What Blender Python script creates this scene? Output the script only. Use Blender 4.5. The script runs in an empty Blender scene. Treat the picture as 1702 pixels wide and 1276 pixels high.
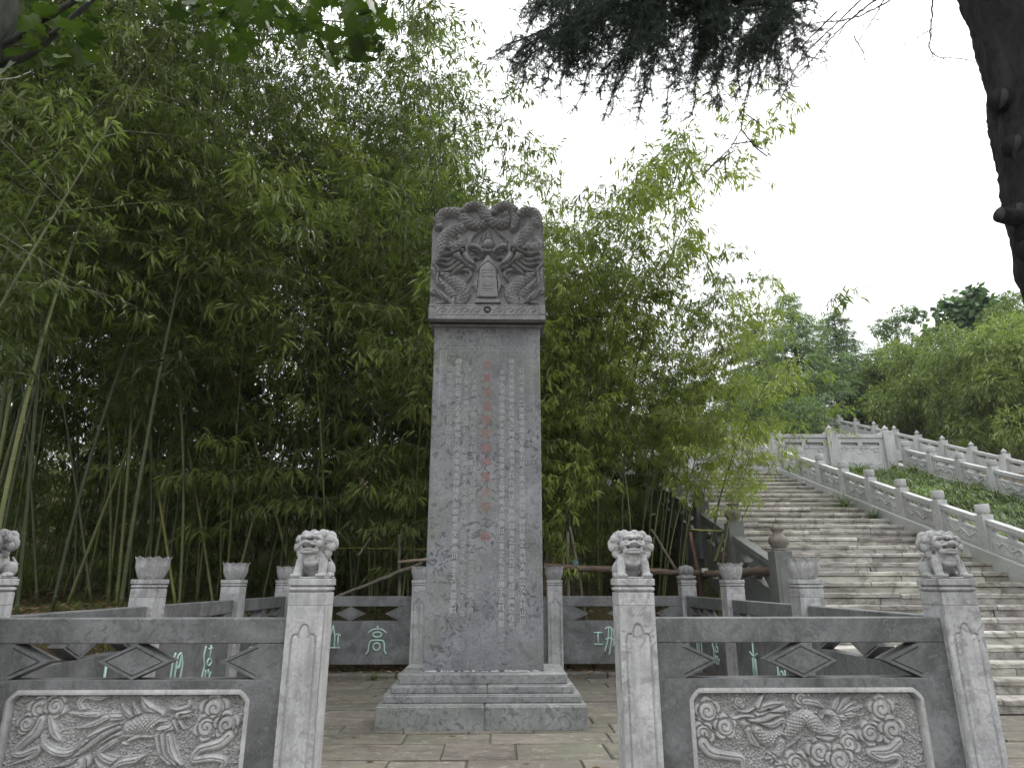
import bpy, math, random
import numpy as np
from mathutils import Vector, Matrix, Euler
random.seed(7); np.random.seed(7)
R = math.radians
SC = bpy.context.scene
COL = SC.collection

# ------------------------------------------------------------------ camera
PITCH, YAW, EYE, FPX = R(16.6), R(1.2), 1.386, 1097.0
cam = bpy.data.cameras.new('camera'); cam.sensor_width = 36; cam.lens = FPX / 1702 * 36
cam.clip_start = 0.05; cam.clip_end = 2000
camo = bpy.data.objects.new('camera', cam); COL.objects.link(camo)
camo.location = (0, 0, EYE); camo.rotation_euler = (R(90) + PITCH, 0, -YAW)
SC.camera = camo
# ------------------------------------------------------------------ sky, sun, exposure
w = bpy.data.worlds.new("World"); SC.world = w; w.use_nodes = True
nt = w.node_tree; nt.nodes.clear()
out = nt.nodes.new('ShaderNodeOutputWorld'); bg = nt.nodes.new('ShaderNodeBackground')
sky = nt.nodes.new('ShaderNodeTexSky'); sky.sky_type = 'NISHITA'; sky.sun_disc = False
SUN_EL, SUN_AZ = R(56), R(60)
sky.sun_elevation = SUN_EL; sky.sun_rotation = SUN_AZ; sky.dust_density = 4; sky.air_density = 1.2
mx = nt.nodes.new('ShaderNodeMixRGB'); mx.inputs[0].default_value = 0.88
# an overcast layer of cloud over the clear sky, brighter overhead than at the horizon as overcast skies are
tcw = nt.nodes.new('ShaderNodeTexCoord'); sp = nt.nodes.new('ShaderNodeSeparateXYZ'); nt.links.new(tcw.outputs['Generated'], sp.inputs[0])
mr = nt.nodes.new('ShaderNodeMapRange'); mr.inputs[1].default_value = 0; mr.inputs[2].default_value = 1; mr.inputs[3].default_value = 9.6; mr.inputs[4].default_value = 21.5
nt.links.new(sp.outputs[2], mr.inputs[0])
cc = nt.nodes.new('ShaderNodeVectorMath'); cc.operation = 'SCALE'; cc.inputs[0].default_value = (.99, 1.0, 1.015); nt.links.new(mr.outputs[0], cc.inputs['Scale'])
nt.links.new(cc.outputs[0], mx.inputs[2])
nt.links.new(sky.outputs[0], mx.inputs[1]); nt.links.new(mx.outputs[0], bg.inputs[0])
bg.inputs[1].default_value = 0.125
nt.links.new(bg.outputs[0], out.inputs[0])
sl = bpy.data.lights.new('sun', 'SUN'); sl.energy = 1.5; sl.angle = R(16); sl.color = (1, .97, .92)
so = bpy.data.objects.new('sun', sl); COL.objects.link(so)
sd = Vector((math.sin(SUN_AZ) * math.cos(SUN_EL), math.cos(SUN_AZ) * math.cos(SUN_EL), math.sin(SUN_EL)))
so.rotation_euler = sd.to_track_quat('Z', 'Y').to_euler(); so.location = (20, 10, 30)
SC.view_settings.view_transform = 'Standard'; SC.view_settings.look = 'None'
SC.view_settings.exposure = 0.05; SC.view_settings.gamma = 1; SC.view_settings.use_curve_mapping = False
SC.cycles.max_bounces = 6; SC.cycles.diffuse_bounces = 2; SC.cycles.glossy_bounces = 2
SC.cycles.transmission_bounces = 4; SC.cycles.transparent_max_bounces = 4; SC.cycles.volume_bounces = 1
SC.cycles.use_denoising = True

# ------------------------------------------------------------------ measuring helpers (turn a photo pixel and a depth into metres)
_F = np.array([math.sin(YAW) * math.cos(PITCH), math.cos(YAW) * math.cos(PITCH), math.sin(PITCH)])
_R = np.array([math.cos(YAW), -math.sin(YAW), 0.0])
_U = np.array([-math.sin(YAW) * math.sin(PITCH), -math.cos(YAW) * math.sin(PITCH), math.cos(PITCH)])
def P(px, py, Y):
    d = _F + (px - 851) / FPX * _R + (638 - py) / FPX * _U
    t = Y / d[1]
    return Vector((d[0] * t, Y, EYE + d[2] * t))

# ------------------------------------------------------------------ object helpers
def tag(o, label=None, cat=None, group=None, kind=None):
    if label: o['label'] = label
    if cat: o['category'] = cat
    if group: o['group'] = group
    if kind: o['kind'] = kind
    return o
def empty(name, loc=(0, 0, 0), rz=0.0, **k):
    o = bpy.data.objects.new(name, None); COL.objects.link(o)
    o.location = loc; o.rotation_euler = (0, 0, rz); o.empty_display_size = .1
    return tag(o, **k)
def link(name, me, parent=None, loc=None, rot=None):
    o = bpy.data.objects.new(name, me); COL.objects.link(o)
    if parent: o.parent = parent
    if loc is not None: o.location = loc
    if rot is not None: o.rotation_euler = rot
    return o
def kids(o): return [c for c in bpy.data.objects if c.parent == o]
def mesh_np(name, V, F, mats, smooth=False, mi=None, attr=None):
    """V (n,3) floats, F (m,k) ints with one k"""
    V = np.asarray(V, dtype=np.float32); F = np.asarray(F, dtype=np.int32)
    me = bpy.data.meshes.new(name); k = F.shape[1]
    me.vertices.add(len(V)); me.vertices.foreach_set('co', V.ravel())
    me.loops.add(F.size); me.loops.foreach_set('vertex_index', F.ravel())
    me.polygons.add(len(F)); me.polygons.foreach_set('loop_start', np.arange(0, F.size, k, dtype=np.int32))
    me.polygons.foreach_set('loop_total', np.full(len(F), k, dtype=np.int32))
    if mi is not None: me.polygons.foreach_set('material_index', np.asarray(mi, dtype=np.int32))
    me.polygons.foreach_set('use_smooth', np.full(len(F), bool(smooth)))
    if attr is not None:
        a = me.attributes.new('vary', 'FLOAT', 'POINT'); a.data.foreach_set('value', np.asarray(attr, dtype=np.float32))
    me.update(calc_edges=True); me.validate()
    for m in (mats if isinstance(mats, (list, tuple)) else [mats]): me.materials.append(m)
    return me

class MB:
    def __init__(s): s.v = []; s.f = []; s.m = []; s.sm = []
    def add(s, vs, fs, m=0, smooth=False):
        b = len(s.v); s.v += [tuple(v) for v in vs]
        s.f += [tuple(i + b for i in f) for f in fs]; s.m += [m] * len(fs); s.sm += [smooth] * len(fs); return s
    def box(s, x0, x1, y0, y1, z0, z1, c=0.0, m=0, M=None):
        """box with chamfered vertical and horizontal edges when c > 0"""
        if c <= 0:
            vs = [(x, y, z) for z in (z0, z1) for y in (y0, y1) for x in (x0, x1)]
            fs = [(0, 2, 3, 1), (4, 5, 7, 6), (0, 1, 5, 4), (2, 6, 7, 3), (0, 4, 6, 2), (1, 3, 7, 5)]
        else:
            c = min(c, (x1 - x0) * .45, (y1 - y0) * .45, (z1 - z0) * .45)
            cx, cy, cz = (x0 + x1) / 2, (y0 + y1) / 2, (z0 + z1) / 2
            hx, hy, hz = (x1 - x0) / 2, (y1 - y0) / 2, (z1 - z0) / 2
            vs = []; idx = {}
            for a in (-1, 1):
                for b in (-1, 1):
                    for d in (-1, 1):
                        for ax in range(3):
                            p = [hx - c, hy - c, hz - c]; p[ax] += c
                            idx[(a, b, d, ax)] = len(vs); vs.append((cx + a * p[0], cy + b * p[1], cz + d * p[2]))
            fs = []
            for sg in (-1, 1):
                q = lambda ax, o: [idx[tuple(o)+(ax,)]]
                fx = [idx[(sg, b, d, 0)] for b, d in ((-1, -1), (1, -1), (1, 1), (-1, 1))]
                fy = [idx[(a, sg, d, 1)] for a, d in ((-1, -1), (-1, 1), (1, 1), (1, -1))]
                fz = [idx[(a, b, sg, 2)] for a, b in ((-1, -1), (1, -1), (1, 1), (-1, 1))]
                for f in (fx, fy, fz): fs.append(tuple(f if sg > 0 else f[::-1]))
            for a in (-1, 1):
                for b in (-1, 1):
                    e = (idx[(a, b, -1, 0)], idx[(a, b, -1, 1)], idx[(a, b, 1, 1)], idx[(a, b, 1, 0)])
                    fs.append(e if a * b > 0 else e[::-1])
                    e = (idx[(a, -1, b, 0)], idx[(a, -1, b, 2)], idx[(a, 1, b, 2)], idx[(a, 1, b, 0)])
                    fs.append(e[::-1] if a * b > 0 else e)
                    e = (idx[(-1, a, b, 1)], idx[(-1, a, b, 2)], idx[(1, a, b, 2)], idx[(1, a, b, 1)])
                    fs.append(e if a * b > 0 else e[::-1])
                    for d in (-1, 1):
                        t = (idx[(a, b, d, 0)], idx[(a, b, d, 1)], idx[(a, b, d, 2)])
                        fs.append(t if a * b * d > 0 else t[::-1])
        if M is not None: vs = [tuple(M @ Vector(v)) for v in vs]
        return s.add(vs, fs, m)
    def prism(s, poly, a0, a1, axis='y', m=0, M=None):
        """poly: list of 2-D points, extruded along axis between a0 and a1"""
        n = len(poly)
        area = sum(poly[i][0] * poly[(i + 1) % n][1] - poly[(i + 1) % n][0] * poly[i][1] for i in range(n))
        if area < 0: poly = poly[::-1]
        def pt(p, a):
            return {'y': (p[0], a, p[1]), 'x': (a, p[0], p[1]), 'z': (p[0], p[1], a)}[axis]
        vs = [pt(p, a0) for p in poly] + [pt(p, a1) for p in poly]
        A, B = tuple(range(n)), tuple(range(n, 2 * n))
        sides = [(i, (i + 1) % n, n + (i + 1) % n, n + i) for i in range(n)]
        if axis == 'y': fs = [A, B[::-1]] + [q[::-1] for q in sides]
        else: fs = [A[::-1], B] + sides
        if M is not None: vs = [tuple(M @ Vector(v)) for v in vs]
        return s.add(vs, fs, m)
    def tube(s, pts, rad, n=8, m=0, smooth=True, cap=True):
        pts = [Vector(p) for p in pts]; k = len(pts)
        if not hasattr(rad, '__len__'): rad = [rad] * k
        vs = []; up = None
        for i, p in enumerate(pts):
            t = (pts[min(i + 1, k - 1)] - pts[max(i - 1, 0)])
            if t.length < 1e-9: t = Vector((0, 0, 1))
            t.normalize()
            if up is None:
                up = t.orthogonal().normalized()
            up = (up - t * up.dot(t))
            up = up.normalized() if up.length > 1e-6 else t.orthogonal().normalized()
            sd_ = t.cross(up)
            for j in range(n):
                a = 2 * math.pi * j / n
                vs.append(p + (up * math.cos(a) + sd_ * math.sin(a)) * rad[i])
        fs = [(i * n + j, i * n + (j + 1) % n, (i + 1) * n + (j + 1) % n, (i + 1) * n + j) for i in range(k - 1) for j in range(n)]
        if cap: fs += [tuple(range(n))[::-1], tuple((k - 1) * n + j for j in range(n))]
        return s.add(vs, fs, m, smooth)
    def lathe(s, prof, c=(0, 0, 0), n=20, m=0, smooth=True):
        vs = []; k = len(prof)
        for r, z in prof:
            for j in range(n):
                a = 2 * math.pi * j / n
                vs.append((c[0] + r * math.cos(a), c[1] + r * math.sin(a), c[2] + z))
        fs = [(i * n + j, i * n + (j + 1) % n, (i + 1) * n + (j + 1) % n, (i + 1) * n + j) for i in range(k - 1) for j in range(n)]
        fs += [tuple(range(n))[::-1], tuple((k - 1) * n + j for j in range(n))]
        return s.add(vs, fs, m, smooth)
    def ell(s, c, r, rot=(0, 0, 0), nu=14, nv=9, m=0):
        E = Euler(rot).to_matrix(); c = Vector(c); vs = []
        for i in range(nv + 1):
            t = math.pi * i / nv
            for j in range(nu):
                a = 2 * math.pi * j / nu
                vs.append(c + E @ Vector((r[0] * math.sin(t) * math.cos(a), r[1] * math.sin(t) * math.sin(a), r[2] * math.cos(t))))
        fs = [(i * nu + j, (i + 1) * nu + j, (i + 1) * nu + (j + 1) % nu, i * nu + (j + 1) % nu) for i in range(nv) for j in range(nu)]
        return s.add(vs, fs, m, True)
    def mesh(s, name, mats):
        me = bpy.data.meshes.new(name); me.from_pydata(s.v, [], s.f)
        me.polygons.foreach_set('material_index', s.m); me.polygons.foreach_set('use_smooth', s.sm)
        me.update()
        for mt in (mats if isinstance(mats, (list, tuple)) else [mats]): me.materials.append(mt)
        return me
    def build(s, name, mats, parent=None, loc=None, rot=None):
        return link(name, s.mesh(name, mats), parent, loc, rot)

def smooth_line(pts, step):
    """Catmull-Rom through 2-D or 3-D points, resampled at a step"""
    p = np.array(pts, dtype=float)
    if len(p) > 2:
        q = np.vstack([2 * p[0] - p[1], p, 2 * p[-1] - p[-2]]); o = []; tt = []
        for i in range(1, len(q) - 2):
            for t in np.linspace(0, 1, 10, endpoint=False):
                a, b, c, d = q[i - 1], q[i], q[i + 1], q[i + 2]
                o.append(.5 * (2 * b + (c - a) * t + (2 * a - 5 * b + 4 * c - d) * t * t + (3 * b - a - 3 * c + d) * t ** 3)); tt.append(i - 1 + t)
        o.append(q[-2]); tt.append(len(p) - 1); o = np.array(o); tt = np.array(tt)
    else:
        o, tt = p, np.arange(len(p)).astype(float)
    L = np.concatenate([[0], np.cumsum(np.linalg.norm(np.diff(o, axis=0), axis=1))])
    n = max(3, int(L[-1] / step) + 1); s = np.linspace(0, L[-1], n)
    return np.stack([np.interp(s, L, o[:, k]) for k in range(o.shape[1])], 1), np.interp(s, L, tt), s
# ------------------------------------------------------------------ materials
class NT:
    def __init__(s, name):
        s.mat = bpy.data.materials.new(name); s.mat.use_nodes = True; s.t = s.mat.node_tree; s.t.nodes.clear()
        s.out = s.n('ShaderNodeOutputMaterial')
    def n(s, typ, **k):
        o = s.t.nodes.new(typ)
        for a, b in k.items(): setattr(o, a, b)
        return o
    def l(s, a, b): s.t.links.new(a, b)
    def coord(s, scale=(1, 1, 1), rot=(0, 0, 0), kind='Object', rand=False):
        c = s.n('ShaderNodeTexCoord'); m = s.n('ShaderNodeMapping'); m.inputs['Scale'].default_value = scale
        m.inputs['Rotation'].default_value = rot
        s.l(c.outputs[kind], m.inputs[0])
        if rand:
            oi = s.n('ShaderNodeObjectInfo'); v = s.n('ShaderNodeVectorMath', operation='SCALE'); v.inputs[0].default_value = (37, 17, 53)
            s.l(oi.outputs['Random'], v.inputs['Scale']); s.l(v.outputs[0], m.inputs['Location'])
        return m.outputs[0]
    def noise(s, vec, scale, detail=6, rough=.6, dist=0):
        o = s.n('ShaderNodeTexNoise'); o.inputs['Scale'].default_value = scale; o.inputs['Detail'].default_value = detail
        o.inputs['Roughness'].default_value = rough; o.inputs['Distortion'].default_value = dist
        s.l(vec, o.inputs['Vector']); return o.outputs[0]
    def ramp(s, fac, stops):
        o = s.n('ShaderNodeValToRGB'); cr = o.color_ramp
        while len(cr.elements) < len(stops): cr.elements.new(.5)
        for e, (p, c) in zip(cr.elements, stops):
            e.position = p; e.color = (c, c, c, 1) if not hasattr(c, '__len__') else (*c, 1)
        s.l(fac, o.inputs[0]); return o.outputs[0]
    def mix(s, fac, a, b, typ='MIX'):
        o = s.n('ShaderNodeMixRGB', blend_type=typ)
        for i, x in ((0, fac), (1, a), (2, b)):
            if hasattr(x, 'is_linked') or hasattr(x, 'links'): s.l(x, o.inputs[i])
            elif hasattr(x, '__len__'): o.inputs[i].default_value = (*x, 1)
            else: o.inputs[i].default_value = x
        return o.outputs[0]
    def math(s, op, a, b=0.0):
        o = s.n('ShaderNodeMath', operation=op)
        for i, x in ((0, a), (1, b)):
            if hasattr(x, 'links'): s.l(x, o.inputs[i])
            else: o.inputs[i].default_value = x
        return o.outputs[0]
    def bump(s, h, strength=.4, dist=.01):
        o = s.n('ShaderNodeBump'); o.inputs['Strength'].default_value = strength; o.inputs['Distance'].default_value = dist
        s.l(h, o.inputs['Height']); return o.outputs[0]
    def principled(s, col, rough=.8, normal=None, spec=.3):
        b = s.n('ShaderNodeBsdfPrincipled'); b.inputs['Specular IOR Level'].default_value = spec
        if hasattr(col, 'links'): s.l(col, b.inputs['Base Color'])
        else: b.inputs['Base Color'].default_value = (*col, 1)
        if hasattr(rough, 'links'): s.l(rough, b.inputs['Roughness'])
        else: b.inputs['Roughness'].default_value = rough
        if normal is not None: s.l(normal, b.inputs['Normal'])
        s.l(b.outputs[0], s.out.inputs[0]); return b

def stone(name, base, var=.25, blotch=.0, blotch_col=(.07, .07, .075), scale=1.0, streak=0.0, green=0.0, rough=.75, rand=True, pits=.25, pale=.0, rv=.18, drip=0.0):
    t = NT(name); v = t.coord(rand=rand); b = np.array(base)
    n1 = t.noise(v, 2.2 * scale, 8, .62, .8)
    c = t.ramp(n1, [(.28, tuple(b * (1 - var))), (.5, tuple(b)), (.72, tuple(np.minimum(b * (1 + var), .9)))])
    n2 = t.noise(v, 38 * scale, 4, .6)
    c = t.mix(.55, c, t.ramp(n2, [(.25, .35), (.75, .65)]), 'OVERLAY')
    if blotch:
        n3 = t.noise(v, 7 * scale, 6, .55, 2.2); n3b = t.noise(v, 1.7 * scale, 3, .5)
        f = t.mix(1, t.ramp(n3, [(.53, 0), (.60, 1)]), t.ramp(n3b, [(.35, .25), (.6, 1)]), 'MULTIPLY')
        f = t.math('MULTIPLY', f, blotch)
        c = t.mix(f, c, blotch_col)
    if pale:
        vw = t.noise(v, 9 * scale, 3, .5, 3.5)
        f = t.math('MULTIPLY', t.ramp(vw, [(.60, 0), (.66, 1)]), pale)
        c = t.mix(f, c, tuple(np.minimum(b * 1.9, .8)))
    if streak:
        vs = t.coord(scale=(9, 9, .55), rand=rand)
        n4 = t.noise(vs, 2.0, 4, .6)
        c = t.mix(t.math('MULTIPLY', t.ramp(n4, [(.45, 0), (.7, 1)]), streak), c, tuple(b * .45))
    if drip:
        vs = t.coord(scale=(14, 14, .6), rand=rand)
        n4 = t.noise(vs, 1.1, 2, .5, .3)
        c = t.mix(t.math('MULTIPLY', t.ramp(n4, [(.70, 0), (.73, 1)]), drip), c, (.75, .76, .76))
    if green:
        n5 = t.noise(v, 1.3 * scale, 4, .6)
        c = t.mix(t.math('MULTIPLY', t.ramp(n5, [(.5, 0), (.68, 1)]), green), c, (.17, .21, .12))
    if rand:
        oi = t.n('ShaderNodeObjectInfo')
        f = t.n('ShaderNodeMapRange'); f.inputs[3].default_value = 1 - rv; f.inputs[4].default_value = 1 + rv
        t.l(oi.outputs['Random'], f.inputs[0])
        hs = t.n('ShaderNodeHueSaturation'); t.l(c, hs.inputs['Color']); t.l(f.outputs[0], hs.inputs['Value']); c = hs.outputs[0]
    nb = t.noise(v, 120 * scale, 3, .6); nb2 = t.noise(v, 14 * scale, 6, .65)
    h = t.math('ADD', t.math('MULTIPLY', nb, .5), nb2)
    t.principled(c, rough, t.bump(h, pits, .006))
    return t.mat

M = {}
M['post'] = stone('pale_grey_stone', (.40, .40, .405), .34, .65, (.20, .20, .205), 1.1, streak=.6, green=.05, pale=.22, rv=.07, drip=.0)
M['post_drip'] = stone('pale_grey_stone_with_lime_runs', (.42, .42, .425), .3, .5, (.22, .22, .225), 1.1, streak=.5, green=.05, pale=.22, rv=.07, drip=.9)
M['panel'] = stone('dark_grey_stone', (.145, .148, .15), .55, .6, (.085, .087, .09), 1.4, streak=.12, pale=.3, rough=.6, rv=.05)
M['relief'] = stone('carved_grey_stone', (.39, .39, .385), .28, .4, (.21, .205, .18), 2.0, green=.08, rv=.03, pits=.35)
M['stele'] = stone('blue_grey_stele_stone', (.205, .21, .222), .38, .95, (.08, .085, .092), 1.15, streak=.15, green=.3, pale=.35, rough=.55, rand=False)
M['cap'] = stone('carved_cap_stone', (.235, .235, .24), .3, .25, (.13, .13, .135), 2.0, streak=.4, rand=False, pits=.4)
M['base'] = stone('pedestal_stone', (.235, .24, .24), .35, .7, (.09, .092, .095), 1.2, streak=.2, green=.15, pale=.25, rv=.04)
M['lion'] = stone('lion_stone', (.34, .34, .34), .3, .35, (.24, .24, .24), 3.0, green=.08, pits=.3, rv=.06)
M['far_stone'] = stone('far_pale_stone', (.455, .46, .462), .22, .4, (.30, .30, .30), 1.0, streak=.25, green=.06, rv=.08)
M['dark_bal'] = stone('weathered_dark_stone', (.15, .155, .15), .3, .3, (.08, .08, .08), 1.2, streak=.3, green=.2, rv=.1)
M['vase'] = stone('brown_finial_stone', (.17, .155, .135), .25, .3, (.07, .07, .065), 3, rv=.1)
M['wallstone'] = stone('retaining_wall_stone', (.42, .425, .42), .15, .25, (.28, .29, .28), 1, green=.15, rv=.06)

def sandstone(name, cols, green, rv=.22):
    t = NT(name); v = t.coord(scale=(.35, 1, 1.6), rand=True)
    oi = t.n('ShaderNodeObjectInfo')
    wn = t.n('ShaderNodeTexWhiteNoise', noise_dimensions='1D'); t.l(oi.outputs['Random'], wn.inputs['W'])
    base = t.ramp(wn.outputs[0], [(i / max(1, len(cols) - 1), c) for i, c in enumerate(cols)])
    n1 = t.noise(v, 3.5, 8, .65, 1.0)
    c = t.mix(.75, base, t.ramp(n1, [(.25, .22), (.75, .78)]), 'OVERLAY')
    g = t.coord(scale=(.5, .5, .5)); gn = t.noise(t.coord(), 1.1, 5, .65)
    geo = t.n('ShaderNodeNewGeometry'); wn2 = t.noise(geo.outputs['Position'], .9, 5, .65, .5)
    c = t.mix(t.math('MULTIPLY', t.ramp(wn2, [(.42, 0), (.62, 1)]), green), c, (.20, .21, .13))
    st1 = t.noise(geo.outputs['Position'], 2.6, 7, .72, 1.2)
    c = t.mix(t.math('MULTIPLY', t.ramp(st1, [(.50, 0), (.60, 1)]), .62), c, (.115, .10, .085))
    st2 = t.noise(geo.outputs['Position'], 7.5, 6, .75, .8)
    c = t.mix(t.math('MULTIPLY', t.ramp(st2, [(.56, 0), (.66, 1)]), .55), c, (.36, .32, .285))
    n3 = t.noise(v, 10, 6, .7, .6)
    c = t.mix(t.math('MULTIPLY', t.ramp(n3, [(.56, 0), (.66, 1)]), .55), c, (.10, .09, .08))
    n4 = t.noise(v, 26, 4, .6)
    c = t.mix(t.math('MULTIPLY', t.ramp(n4, [(.62, 0), (.70, 1)]), .5), c, (.50, .47, .42))
    f = t.n('ShaderNodeMapRange'); f.inputs[3].default_value = 1 - rv; f.inputs[4].default_value = 1 + rv
    t.l(oi.outputs['Random'], f.inputs[0])
    hs = t.n('ShaderNodeHueSaturation'); t.l(c, hs.inputs['Color']); t.l(f.outputs[0], hs.inputs['Value'])
    hgt = t.math('ADD', n1, t.math('MULTIPLY', n3, .6))
    t.principled(hs.outputs[0], .88, t.bump(hgt, .9, .02), .2); return t.mat
M['step'] = sandstone('sandstone_step', [(.42, .395, .38), (.35, .33, .315), (.41, .405, .36), (.45, .435, .41), (.36, .34, .335)], .36)
M['slab'] = sandstone('sandstone_paving', [(.175, .158, .138), (.145, .138, .122), (.165, .145, .135), (.15, .147, .12)], .30, .14)

def leaf_mat(name, c0, c1, transl=.35, rough=.45, spec=.35, dry=None):
    t = NT(name)
    a = t.n('ShaderNodeAttribute', attribute_name='vary'); oi = t.n('ShaderNodeObjectInfo')
    f = t.math('ADD', t.math('MULTIPLY', a.outputs['Fac'], .65), t.math('MULTIPLY', oi.outputs['Random'], .35))
    st = [(0, c0), (.9, c1)]
    if dry: st.append((.985, dry))
    c = t.ramp(f, st)
    p = t.n('ShaderNodeBsdfPrincipled'); p.inputs['Roughness'].default_value = rough; p.inputs['Specular IOR Level'].default_value = spec
    t.l(c, p.inputs['Base Color'])
    tr = t.n('ShaderNodeBsdfTranslucent'); tc = t.mix(1, c, (1.30, 1.6, .75), 'MULTIPLY'); t.l(tc, tr.inputs[0])
    m = t.n('ShaderNodeMixShader'); m.inputs[0].default_value = transl
    t.l(p.outputs[0], m.inputs[1]); t.l(tr.outputs[0], m.inputs[2]); t.l(m.outputs[0], t.out.inputs[0])
    return t.mat
M['bamboo_leaf'] = leaf_mat('bamboo_leaf', (.010, .022, .008), (.195, .245, .06), .37, dry=(.30, .26, .10))
M['bamboo_leaf_light'] = leaf_mat('light_bamboo_leaf', (.07, .11, .03), (.36, .40, .11), .42, dry=(.38, .32, .12))
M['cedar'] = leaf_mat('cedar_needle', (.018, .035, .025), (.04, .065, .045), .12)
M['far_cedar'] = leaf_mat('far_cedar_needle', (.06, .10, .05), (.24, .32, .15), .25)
M['broad'] = leaf_mat('broad_leaf', (.04, .085, .03), (.10, .17, .07), .25, spec=.5)
M['bamboo_leaf_mid'] = leaf_mat('mid_bamboo_leaf', (.022, .042, .013), (.31, .355, .08), .40, dry=(.34, .28, .10))
M['plane'] = leaf_mat('plane_leaf', (.022, .042, .008), (.06, .09, .016), .25)
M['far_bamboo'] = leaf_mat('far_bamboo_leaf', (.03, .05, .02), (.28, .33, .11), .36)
M['lily'] = leaf_mat('lilyturf_leaf', (.025, .05, .02), (.23, .30, .12), .3, dry=(.4, .38, .2))
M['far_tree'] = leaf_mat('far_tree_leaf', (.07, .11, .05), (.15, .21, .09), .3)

def culm_mat(name, c0, c1):
    t = NT(name); oi = t.n('ShaderNodeObjectInfo'); v = t.coord(scale=(1, 1, .6), rand=True)
    c = t.ramp(oi.outputs['Random'], [(0, c0), (1, c1)])
    n = t.noise(v, 5, 4, .6); c = t.mix(.6, c, t.ramp(n, [(.3, .3), (.7, .7)]), 'OVERLAY')
    t.principled(c, .45, None, .4); return t.mat
M['culm'] = culm_mat('bamboo_culm', (.04, .055, .018), (.15, .165, .05))
M['culm_y'] = culm_mat('yellow_bamboo_culm', (.20, .21, .05), (.25, .24, .06))
M['ring'] = culm_mat('bamboo_node_bloom', (.13, .15, .11), (.26, .28, .20))
M['twig'] = culm_mat('bamboo_twig', (.10, .12, .05), (.15, .15, .07))

def bark(name, c0, c1, sc=(14, 14, 3), rough=.9):
    t = NT(name); v = t.coord(scale=sc); n = t.noise(v, 1.2, 8, .7, .8)
    t.principled(t.ramp(n, [(.3, c0), (.7, c1)]), rough, t.bump(n, .9, .03), .2); return t.mat
M['cedar_bark'] = bark('cedar_bark', (.005, .005, .007), (.032, .03, .031), (9, 9, 2.2))
M['cut'] = bark('cut_wood', (.03, .029, .027), (.085, .08, .075))
M['twigbark'] = bark('twig_bark', (.035, .03, .028), (.07, .06, .055))
M['plane_bark'] = bark('plane_bark', (.02, .022, .018), (.07, .075, .06))
M['log'] = bark('log_bark', (.055, .035, .028), (.22, .17, .13), (6, 25, 25))
M['log_core'] = bark('log_bare_wood', (.28, .20, .15), (.42, .33, .26), (6, 25, 25))
M['pole'] = bark('weathered_pole', (.10, .085, .065), (.26, .23, .19), (20, 20, 4))
M['red_pole'] = bark('reddish_pole', (.10, .055, .045), (.20, .12, .10), (20, 20, 4))
M['dark_trunk'] = bark('dark_trunk', (.03, .028, .025), (.08, .075, .06))

def flat(name, col, rough=.7, spec=.3):
    t = NT(name); v = t.coord(); n = t.noise(v, 30, 5, .6); c = t.mix(.35, col, t.ramp(n, [(.3, .3), (.7, .7)]), 'OVERLAY')
    t.principled(c, rough, None, spec); return t.mat
M['red'] = flat('faded_red_paint', (.29, .155, .14)); M['mint'] = flat('mint_paint', (.42, .60, .54)); M['chalk'] = flat('pale_incision', (.44, .445, .45))
M['chalk2'] = flat('faded_incision', (.36, .365, .37)); M['eroded'] = flat('eroded_incision', (.13, .13, .135))
M['rope'] = flat('pale_rope', (.55, .52, .47)); M['blue_rope'] = flat('blue_rope', (.10, .18, .22)); M['cable'] = flat('cable', (.30, .30, .30))
M['joint'] = flat('dark_joint', (.11, .10, .08), .95)
def soil(name, a, b, c):
    t = NT(name); v = t.coord(); n = t.noise(v, 1.5, 8, .7); n2 = t.noise(v, 30, 6, .75)
    col = t.mix(t.ramp(n2, [(.5, 0), (.62, 1)]), t.ramp(n, [(.35, a), (.65, b)]), c)
    t.principled(col, .95, t.bump(n2, 1, .05), .1); return t.mat
M['soil'] = soil('leaf_litter_soil', (.075, .055, .035), (.07, .075, .03), (.17, .12, .07))
M['hill'] = soil('wooded_hill', (.035, .06, .03), (.05, .075, .035), (.025, .04, .02))
M['litter'] = leaf_mat('leaf_litter', (.16, .10, .05), (.34, .24, .14), .1)
# ------------------------------------------------------------------ ground
def sstep(a, b, x):
    t = np.clip((x - a) / (b - a), 0, 1); return t * t * (3 - 2 * t)
S_Y0, S_R = 7.77, .152
def stair_z(y):
    """height of the stone staircase at depth y"""
    y = np.asarray(y, dtype=float)
    return np.where(y < 10.67, np.clip((y - S_Y0) / .29, 0, 10) * S_R, 1.52 + np.clip((y - 10.67) / .43, 0, 18) * S_R)
def ground_z(x, y):
    x = np.asarray(x, dtype=float); y = np.asarray(y, dtype=float)
    bank = .92 + .045 * np.maximum(0, y - 12) + .12 * np.sin(x * .9 + 1) * np.sin(y * .7)
    tb = sstep(11.2, 12.6, y); tl = sstep(3.6, 5.2, -x)
    left = bank * np.maximum(tb, tl) * sstep(1.5, 4, y + 0 * x)
    hill = np.where(y < 18.4, np.maximum(0, .344 * y - 1.93), np.where(y < 21, 4.35, 4.35 + .344 * (np.minimum(y, 46) - 21) + .10 * np.maximum(0, y - 46)))
    hill = hill * sstep(7.4, 8.6, y) - .08 * (y < 8)
    corr = np.where(y < 18.8, stair_z(y - .3) - .45, hill - .1)
    s_ = sstep(18, 23, y); tc = sstep(3.3, 3.85, x) * (1 - s_) + sstep(-14, 4, x) * s_ ; th = sstep(7.7, 8.1, x)
    z = left * (1 - tc) + corr * tc
    z = z * (1 - th) + hill * th
    far = sstep(20, 60, y) * sstep(3.85, -30, x) * 0
    fl = sstep(17, 40, y) * (1 - tc)
    return z + fl * 5.5 + far
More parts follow.
